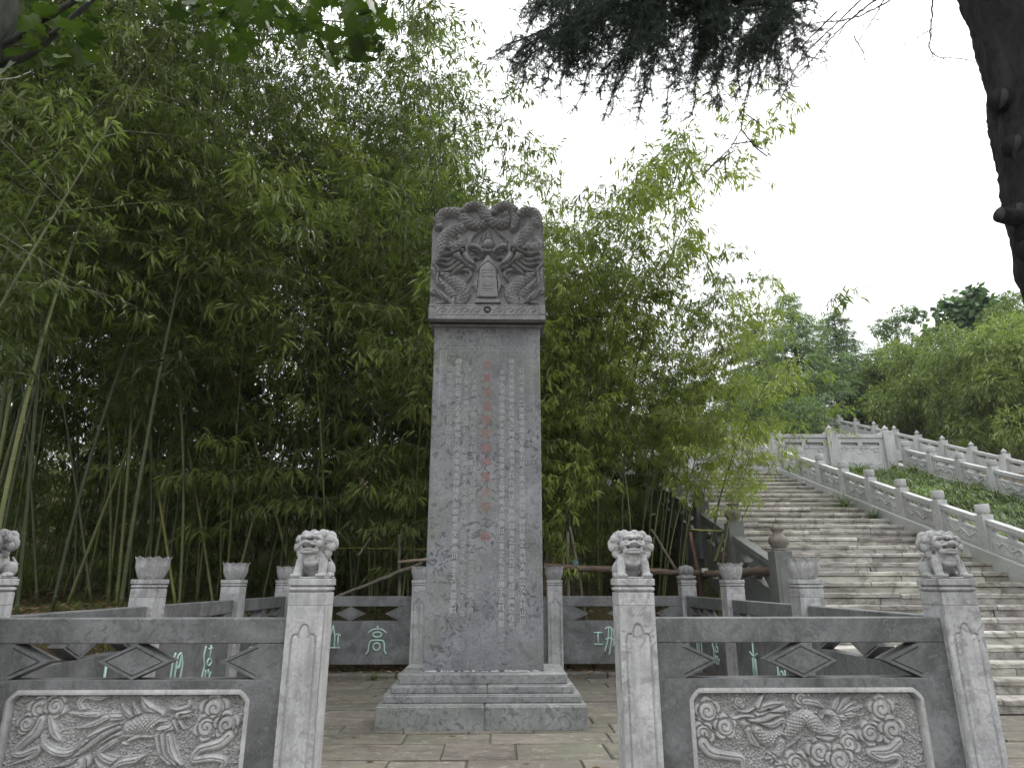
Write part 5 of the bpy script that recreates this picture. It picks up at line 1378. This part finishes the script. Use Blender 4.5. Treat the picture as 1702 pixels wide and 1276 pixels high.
# long sprig hanging lower, with a hooked tuft
for path, dn in (([(1262, 60), (1250, 120), (1238, 170), (1232, 215), (1215, 245), (1180, 278)], .6), ([(1240, 190), (1262, 205)], .8), ([(1232, 215), (1255, 245), (1275, 260)], .9), ([(1215, 240), (1255, 235)], .6), ([(1222, 250), (1190, 270), (1170, 290)], 1.6), ([(1250, 240), (1268, 248)], 1.6), ([(1205, 262), (1207, 300)], .5), ([(1236, 180), (1222, 205)], 1)):
    tw = [P(*p, 5.7) for p in path]; br.tube([cl(c) for c in tw], .006, 4, 0, False, False); needles(tw, dn)
for (x0, y0, x1, y1) in ((1000, 80, 960, 175), (930, 90, 905, 150), (1040, 90, 1010, 190), (1080, 100, 1062, 200), (1130, 100, 1105, 185), (1165, 90, 1150, 190), (1205, 90, 1180, 170), (1235, 90, 1225, 160), (1290, 80, 1300, 150), (900, 60, 850, 110), (880, 80, 868, 130), (950, 70, 930, 165), (1320, 60, 1345, 110), (985, 60, 940, 120), (1100, 60, 1075, 150), (1190, 100, 1200, 180), (1255, 80, 1265, 140), (1010, 100, 1000, 160)):
    d_ = 5.6 + rg.rand() * .6; a_, b_ = P(x0, y0, d_), P(x1, y1, d_); pts = [a_.lerp(b_, t) + Vector(rg.normal(0, .02, 3)) + Vector((0, 0, .05 * math.sin(t * 3))) for t in np.linspace(0, 1, 7)]
    br.tube([cl(p) for p in pts], [.010, .009, .008, .007, .006, .005, .003], 4, 0, False, False); needles(pts, 1.4)
    for c in pts:
        for _ in range(8):
            t2 = wander(c, (rg.normal(-.3, .8), rg.normal(0, .6), rg.normal(-.4, .3)), rg.uniform(.05, .16), 2, .2); needles(t2, 1.0)
br.build('branches', M['twigbark'], ct)
LP = np.array(LP); LD = np.array(LD); n = len(LP); L = rg.uniform(.020, .036, n)
side = np.cross(LD, rg.normal(0, 1, (n, 3))); side /= np.linalg.norm(side, axis=1)[:, None]; wv = .0022
V = np.stack([LP + side * wv, LP - side * wv, LP + LD * L[:, None]], 1).reshape(-1, 3) - np.array([3.9, 4.2, 0]); F = np.arange(3 * n).reshape(-1, 3)
print('needles', n)
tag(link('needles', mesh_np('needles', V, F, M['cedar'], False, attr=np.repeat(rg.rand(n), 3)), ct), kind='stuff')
# bare twigs
m = MB()
def twig(path, d, r0, depth=2):
    pts = [P(*p, d) for p in path]; q, _, _ = smooth_line([tuple(p) for p in pts], .05); q = [Vector(p) + Vector(rg.normal(0, .004, 3)) for p in q]; m.tube([cl(p) for p in q], list(np.linspace(r0, r0 * .35, len(q))), 4, 0, True, False)
    if depth:
        for i in range(3, len(q) - 1, 3):
            t = (q[i] - q[i - 1]).normalized(); w_ = wander(q[i], t + Vector(rg.normal(0, .6, 3)), rg.uniform(.08, .32), 4, .03, .1); m.tube([cl(p) for p in w_], [r0 * .5, r0 * .4, r0 * .35, r0 * .3, r0 * .2], 3, 0, False, False)
            if depth > 1 and rg.rand() < .6:
                for c in w_[1:4:2]: w2 = wander(c, (w_[1] - w_[0]) + Vector(rg.normal(0, .05, 3)), rg.uniform(.04, .12), 2, 0, .1); m.tube([cl(p) for p in w2], [r0 * .35, r0 * .25, r0 * .2], 3, 0, False, False)
for path, r0 in (([(1480, -20), (1400, 45), (1340, 110), (1290, 155)], 0.0114), ([(1440, -10), (1370, 60), (1330, 100), (1285, 190)], 0.0095), ([(1550, -10), (1549, 30), (1545, 70), (1552, 92), (1600, 98)], 0.0095), ([(1552, 92), (1530, 115)], 0.0057),
                 ([(1500, -10), (1420, 30), (1350, 40), (1310, 60)], 0.0095), ([(1470, 0), (1440, 50), (1415, 90)], 0.0076), ([(1560, 40), (1530, 60), (1490, 80)], 0.0057), ([(1390, 20), (1340, 70), (1295, 110), (1288, 140)], 0.0095), ([(1420, 60), (1435, 90), (1445, 125)], 0.0057), ([(1350, 30), (1310, 100), (1300, 130)], 0.0076)):
    twig(path, 5.5, r0)
m.build('bare_twigs', M['twigbark'], ct)

# ------------------------------------------------------------------ broad leaved plane tree, top left, close to the camera
pt = empty('plane_tree', (-4.3, 4.0, 0), label='tree at the top left corner with big lobed leaves hanging close by', cat='tree')
def pl(p): return (p[0] + 4.3, p[1] - 4.0, p[2])
m = MB()
for path, r0, r1 in (([(-60, 900), (-70, 500), (-60, 300), (-30, 120), (8, 40), (20, -60)], .16, .06),):
    q, _, _ = smooth_line([tuple(P(*p, 4.2)) for p in path], .12); m.tube([pl(p) for p in ([(q[0][0], 4.2, -.1)] + [tuple(c) for c in q])], [.17] + list(np.linspace(r0, r1, len(q))), 12)
m.build('trunk', M['plane_bark'], pt); m = MB()
for path, r0, r1, d in (([(-60, 60), (0, 75), (60, 40), (110, 10), (175, -30)], .03, .02, 4.2), ([(-30, 110), (40, 95), (100, 48), (165, -10)], .035, .02, 4.3), ([(-20, 60), (20, 10), (40, -40)], .03, .02, 4.2),
                        ([(300, -30), (380, 6), (480, 32), (560, 36), (620, 50)], .010, .004, 4.6), ([(100, 45), (60, 70), (10, 78)], .012, .005, 4.1), ([(480, 32), (530, 60), (590, 40)], .005, .003, 4.6)):
    q, _, _ = smooth_line([tuple(P(*p, d)) for p in path], .06); m.tube([pl(p) for p in q], list(np.linspace(r0, r1, len(q))), 8)
m.build('branches', M['plane_bark'], pt)
def lobed(seed):
    r = random.Random(seed); pts = []
    n = 40
    for i in range(n):
        a = 2 * math.pi * i / n; s = .52 + .30 * abs(math.cos(a * 2.5)) ** .7 + .06 * math.cos(a * 12.5) + r.uniform(-.03, .03); s *= (1.0 if math.sin(a) > -.6 else .75); pts.append((s * math.sin(a), s * math.cos(a)))
    vs = [(0, 0, 0)] + [(x, y, -.14 * (x * x + y * y) + .06 * math.sin(5 * x)) for x, y in pts]; fs = [(0, i + 1, (i + 1) % n + 1) for i in range(n)]
    me = MB().add(vs, fs, 0, True).mesh('leaf', M['plane']); a = me.attributes.new('vary', 'FLOAT', 'POINT'); a.data.foreach_set('value', [r.random()] * len(vs)); return me
LFS = [lobed(k) for k in range(4)]
rl = random.Random(13)
spots0 = [(60, 18), (95, 30), (120, 12), (75, 45), (140, 40), (50, 60), (100, 62), (130, 70), (30, 15), (65, 85), (90, 90), (45, 105), (20, 95), (150, 20), (110, 95), (10, 60), (70, 5), (160, 60),
         (330, 20), (355, 45), (380, 25), (400, 60), (420, 20), (345, 70), (385, 80), (410, 5), (310, 5), (440, 45), (365, 5),
         (560, 12), (590, 25), (610, 5), (575, 50), (600, 62), (615, 80), (535, 10), (500, 15), (470, 12), (595, 95), (520, 48), (545, 65), (555, 85), (635, 30), (625, 55), (480, 55), (505, 75)]
spots = [(a + rl.gauss(0, 14), b + rl.gauss(0, 11)) for a, b in spots0 for _ in range(5)]
for (px, py) in spots:
    q = P(px + rl.uniform(-8, 8), py + rl.uniform(-8, 8), rl.uniform(4.0, 4.8)); s = rl.uniform(.06, .12)
    o = link('leaf', rl.choice(LFS), pt, pl(q), (rl.uniform(-.9, .9) + math.pi * .85, rl.uniform(-.6, .6), rl.uniform(-3, 3))); o.scale = (s, s, s)

# ------------------------------------------------------------------ planted slope and tufts
def tuft_data(rg, n, L, wd, spread=.9):
    Vs, Fs = [], []; k = 5
    a = rg.rand(n) * 6.283; el = rg.uniform(.7, 1.45, n); ln = L * rg.uniform(.6, 1.15, n)
    for i in range(n):
        d = np.array([math.cos(a[i]) * math.cos(el[i]), math.sin(a[i]) * math.cos(el[i]), math.sin(el[i])]); s = np.array([-math.sin(a[i]), math.cos(a[i]), 0]); p = rg.normal(0, .02, 3) * [1, 1, 0]
        b = len(Vs)
        for j in range(k + 1):
            w_ = wd * (1 - (j / k) ** 1.5) * .5 + .0006; Vs += [p + s * w_, p - s * w_]; d = d + np.array([0, 0, -.34 * spread]); d /= np.linalg.norm(d); p = p + d * ln[i] / k
        Fs += [(b + 2 * j, b + 2 * j + 1, b + 2 * j + 3, b + 2 * j + 2) for j in range(k)]
    return np.array(Vs), np.array(Fs)
rg = np.random.RandomState(77); base = [tuft_data(rg, 40, .62, .022, 1.7) for _ in range(4)]
def scatter(pts, scs, name, mat, var=None):
    Vs, Fs, At = [], [], []; b = 0
    for i, (p, sc_) in enumerate(zip(pts, scs)):
        V, F = base[i % 4]; a = rg.rand() * 6.283; c, s = math.cos(a), math.sin(a); Rm = np.array([[c, -s, 0], [s, c, 0], [0, 0, 1]])
        Vs.append(V @ Rm.T * sc_ + p); Fs.append(F + b); b += len(V); v0 = (var(p) if var else rg.rand()); At.append(np.clip(v0 + rg.normal(0, .12, len(V)), 0, 1))
    return mesh_np(name, np.vstack(Vs), np.vstack(Fs), mat, False, attr=np.concatenate(At))
pts, sc_ = [], []
while len(pts) < 950:
    x, y = rg.uniform(8.15, 11.6), rg.uniform(8.6, 18.6); pts.append((x, y, float(ground_z(x, y)) - .03)); sc_.append(rg.uniform(.45, 1.05) * (.75 if y > 16.5 else 1))
vf = lambda p: .25 + .8 * math.sin(p[0] * 1.9 + 1) * math.sin(p[1] * .8 + 2) + .2 * math.sin(p[0] * 4 + p[1] * 3)
o = link('grass', scatter(pts, sc_, 'grass', M['lily'], vf)); tag(o, kind='stuff', label='bright arching grass covering the planted slope')
for i, (x, y, r_, lab) in enumerate(((9.0, 17.6, .55, 'dark clump of leaves at the top of the planted slope under the wall'), (10.6, 17.2, .8, 'broad dark clump beside the terrace balustrade, upper part of the slope'), (10.9, 15.2, .7, 'dark clump lower down beside the terrace balustrade'), (9.6, 13.6, .5, 'dark clump in the middle of the planted slope'), (11.0, 12.6, .7, 'dark clump near the lower right of the planted slope'))):
    pts = [(x + rg.normal(0, r_ * .6), y + rg.normal(0, r_), 0) for _ in range(26)]; z0 = float(ground_z(x, y)); pts = [(a - x, b - y, float(ground_z(a, b)) + .05 - z0) for a, b, c in pts]
    tag(link('lilyturf', scatter(pts, [.65 + .2 * (k % 3) for k in range(26)], 'lilyturf', M['bamboo_leaf'], lambda p: .2), None, (x, y, z0)), label=lab, cat='plant')
for i, (x, y, s, lab) in enumerate(((7.55, 14.4, 1.5, 'arching grass tuft at the foot of the pale stair balustrade, higher up'), (7.45, 11.0, 1.15, 'arching grass tuft by the balustrade behind the far right lion'), (7.72, 13.6, .8, 'small grass tuft growing from a stair joint'))):
    V, F = tuft_data(rg, 110, .40 * s, .017); n_ = len(V)
    tag(link('grass_tuft', mesh_np('grass_tuft', V, F, M['lily'], False, attr=rg.rand(n_) * .8), None, (x, y, float(stair_z(y)) + .0)), label=lab, cat='plant')
# undergrowth: grass and litter on the bank, litter on the floor edges
pts, sc_ = [], []
while len(pts) < 520:
    x, y = rg.uniform(-9, 3.3), rg.uniform(11.4, 16)
    if rg.rand() < .3: x, y = rg.uniform(-7, -3.8), rg.uniform(5.5, 12)
    pts.append((x, y, float(ground_z(x, y)) - .05)); sc_.append(rg.uniform(.2, .6))
tag(link('undergrowth', scatter(pts, sc_, 'undergrowth', M['bamboo_leaf'])), kind='stuff', label='sparse green undergrowth between the bamboo stems')
n = 9000; x = rg.uniform(-11, 3.4, n); y = rg.uniform(11.15, 19, n); k = rg.rand(n) < .25; x[k] = rg.uniform(-8, -3.6, k.sum()); y[k] = rg.uniform(5, 12, k.sum())
n2 = 260; x2 = rg.uniform(-3.4, 3.2, n2); y2 = 11.0 - np.abs(rg.normal(0, .35, n2)); x = np.r_[x, x2]; y = np.r_[y, y2]
nf = 110; x3 = rg.uniform(-3, 5, nf); y3 = rg.uniform(4.9, 10.5, nf); z = np.r_[ground_z(x, y), np.full(nf, .012)]; x = np.r_[x, x3]; y = np.r_[y, y3]; z[n:n + n2] = .02; z[n:n + n2][y2 > 10.62] = .09; n = len(x)
a = rg.rand(n) * 6.283; D = np.stack([np.cos(a), np.sin(a), rg.normal(0, .15, n)], 1); D /= np.linalg.norm(D, axis=1)[:, None]; L = rg.uniform(.06, .15, n); V, F = leaf_fans(np.stack([x, y, z], 1), D, L, L * .2, rng=rg)
tag(link('fallen_leaves', mesh_np('fallen_leaves', V, F, M['litter'], False, attr=rep4(rg.rand(n)))), kind='stuff', label='dry fallen bamboo leaves on the soil and along the back curb')
V, F = tuft_data(rg, 60, .16, .01); q = P(640, 1118, 10.6); tag(link('weed', mesh_np('weed', V, F, M['lily'], False, attr=rg.rand(len(V))), None, (q.x - .15, 10.55, .0)), label='small weed at the foot of the back balustrade left of the stele', cat='plant')
# ------------------------------------------------------------------ logs, props, ropes, cables
def wob(a, b, n, amp, seed=0):
    r = random.Random(seed); a, b = Vector(a), Vector(b); return [a.lerp(b, t / n) + Vector((r.uniform(-amp, amp), r.uniform(-amp, amp), r.uniform(-amp, amp))) for t in range(n + 1)]
def pole(name, a, b, r0, r1, mat, label, cat='pole', amp=.01, seed=0, group=None, n=10, core=None):
    o0 = Vector(a); m = MB(); pts = [p - o0 for p in wob(a, b, n, amp, seed)]; rr = random.Random(seed); rads = [(r0 + (r1 - r0) * i / n) * rr.uniform(.88, 1.12) for i in range(n + 1)]
    m.tube(pts, rads, 10, 0)
    d = (pts[-1] - pts[-2]).normalized(); m.tube([pts[-1], pts[-1] + d * .012], [r1 * .9, r1 * .7], 10, 1)
    o = m.build(name, [M[mat], M[core or mat]], None, a); tag(o, label=label, cat=cat, group=group); return o
gp = 'rough poles propping the bamboo'
A = P(905, 941, 11.2); B_ = P(1176, 952, 11.15)
pole('log', A, B_, .052, .048, 'log', 'long barky log tied across the back fence right of the stele', 'log', .018, 1, core='log_core')
a2, b2 = P(1168, 955, 10.95), P(1288, 946, 9.3)
pole('log', a2, b2, .050, .062, 'log', 'splintered end log jutting out in front of the dark stair balustrade', 'log', .02, 2, core='log_core')
pole('log', P(662, 933, 11.3), P(722, 929, 11.3), .022, .03, 'log_core', 'pale split log end left of the stele', 'log', .006, 3)
pole('pole', P(558, 992, 11.25), P(702, 935, 11.35), .026, .034, 'pole', 'bent pole slanting up to the left side of the stele', 'pole', .02, 4, gp)
for i, (a, b, d, r, mt, lab) in enumerate((((943, 1015), (944, 884), 11.35, .030, 'pole', 'upright stake just right of the stele'),
        ((985, 1000), (948, 875), 11.4, .028, 'pole', 'slanting stake crossing the upright one right of the stele'),
        ((1095, 985), (1060, 905), 11.35, .022, 'pole', 'thin slanting stick right of the entrance lion'),
        ((1125, 948), (1083, 880), 11.3, .022, 'pole', 'pale stick leaning above the log by the bud post'),
        ((1178, 990), (1147, 884), 11.3, .034, 'red_pole', 'reddish pole leaning behind the tied log'),
        ((1198, 935), (1220, 862), 10.9, .026, 'red_pole', 'brown stick leaning against the dark balustrade'),
        ((668, 990), (664, 888), 11.5, .030, 'pole', 'upright stake left of the stele'),
        ((595, 925), (616, 893), 11.5, .020, 'pole', 'short broken stick standing among leaves left of the stele'),
        ((1188, 935), (1203, 888), 10.8, .034, 'culm', 'cut green bamboo upright of the small frame'),
        ((1203, 882), (1148, 880), 10.8, .014, 'culm_y', 'thin yellow bamboo crossbar of the small frame'),
        ((560, 910), (722, 913), 11.6, .009, 'culm_y', 'thin yellow rail crossing the bamboo left of the stele'))):
    pa, pb = P(*a, d), P(*b, d)
    if a[1] > 980: pa.z = max(0.0, float(ground_z(pa.x, d)) - .1)
    pole('pole', pa, pb, r, r * .8, mt, lab, 'pole', .008, 20 + i, gp)
def coil(name, c, axis, r, n, mat, label, cat='rope', th=.008, pitch=.016):
    c = Vector(c); ax = Vector(axis).normalized(); u = ax.orthogonal().normalized(); v = ax.cross(u); m = MB()
    pts = [ax * (pitch * t / 10 - pitch * n / 2) + (u * math.cos(t * .628) + v * math.sin(t * .628)) * r * (1 + .06 * math.sin(t)) for t in range(int(10 * n) + 1)]
    m.tube(pts, th, 6); tag(m.build(name, M[mat], None, c), label=label, cat=cat)
coil('rope', P(1172, 951, 11.1), (1, -.3, .0), .062, 6, 'rope', 'pale rope binding the two logs together')
coil('rope', P(1190, 955, 10.7), (1, -1.2, .0), .062, 3, 'rope', 'loose end of pale rope round the splintered log')
coil('rope', P(957, 938, 11.25), (1, 0, .1), .062, 5, 'blue_rope', 'blue rope tying the stakes right of the stele')
coil('rope', P(937, 941, 11.22), (1, 0, 0), .060, 2, 'blue_rope', 'turns of blue rope on the log near the stele edge')
coil('rope', P(664, 952, 11.4), (1, 0, .4), .045, 4, 'blue_rope', 'dark blue rope round the bent pole left of the stele')
for a, b, d0, d1, lab in (((0, 233), (168, 392), 5.0, 9.0, 'upper guy cable crossing the dark grove at the far left'), ((-5, 385), (190, 508), 5.0, 9.5, 'lower guy cable crossing the dark grove at the left'), ((488, 505), (616, 684), 10.6, 11.6, 'thin cable slanting down through the bamboo left of the stele'), ((-5, 133), (52, 119), 5.0, 6.0, 'short cable near the top left corner')):
    pa, pb = P(*a, d0), P(*b, d1); m = MB(); m.tube([Vector((0, 0, 0)), (pb - pa) / 2 + Vector((0, 0, -.03)), pb - pa], .0028, 5); tag(m.build('cable', M['cable'], None, pa), label=lab, cat='cable')
# ------------------------------------------------------------------ light haze
hz = MB(); hz.box(-420, 420, -320, 420, -1.2, 60)
hm = bpy.data.materials.new('haze'); hm.use_nodes = True; hm.node_tree.nodes.clear()
ho = hm.node_tree.nodes.new('ShaderNodeOutputMaterial'); hv = hm.node_tree.nodes.new('ShaderNodeVolumePrincipled')
hv.inputs['Color'].default_value = (.86, .91, .96, 1); hv.inputs['Density'].default_value = .0004; hv.inputs['Anisotropy'].default_value = .2
hm.node_tree.links.new(hv.outputs[0], ho.inputs['Volume'])
tag(hz.build('haze', hm), kind='stuff', label='thin summer haze over the hillside')
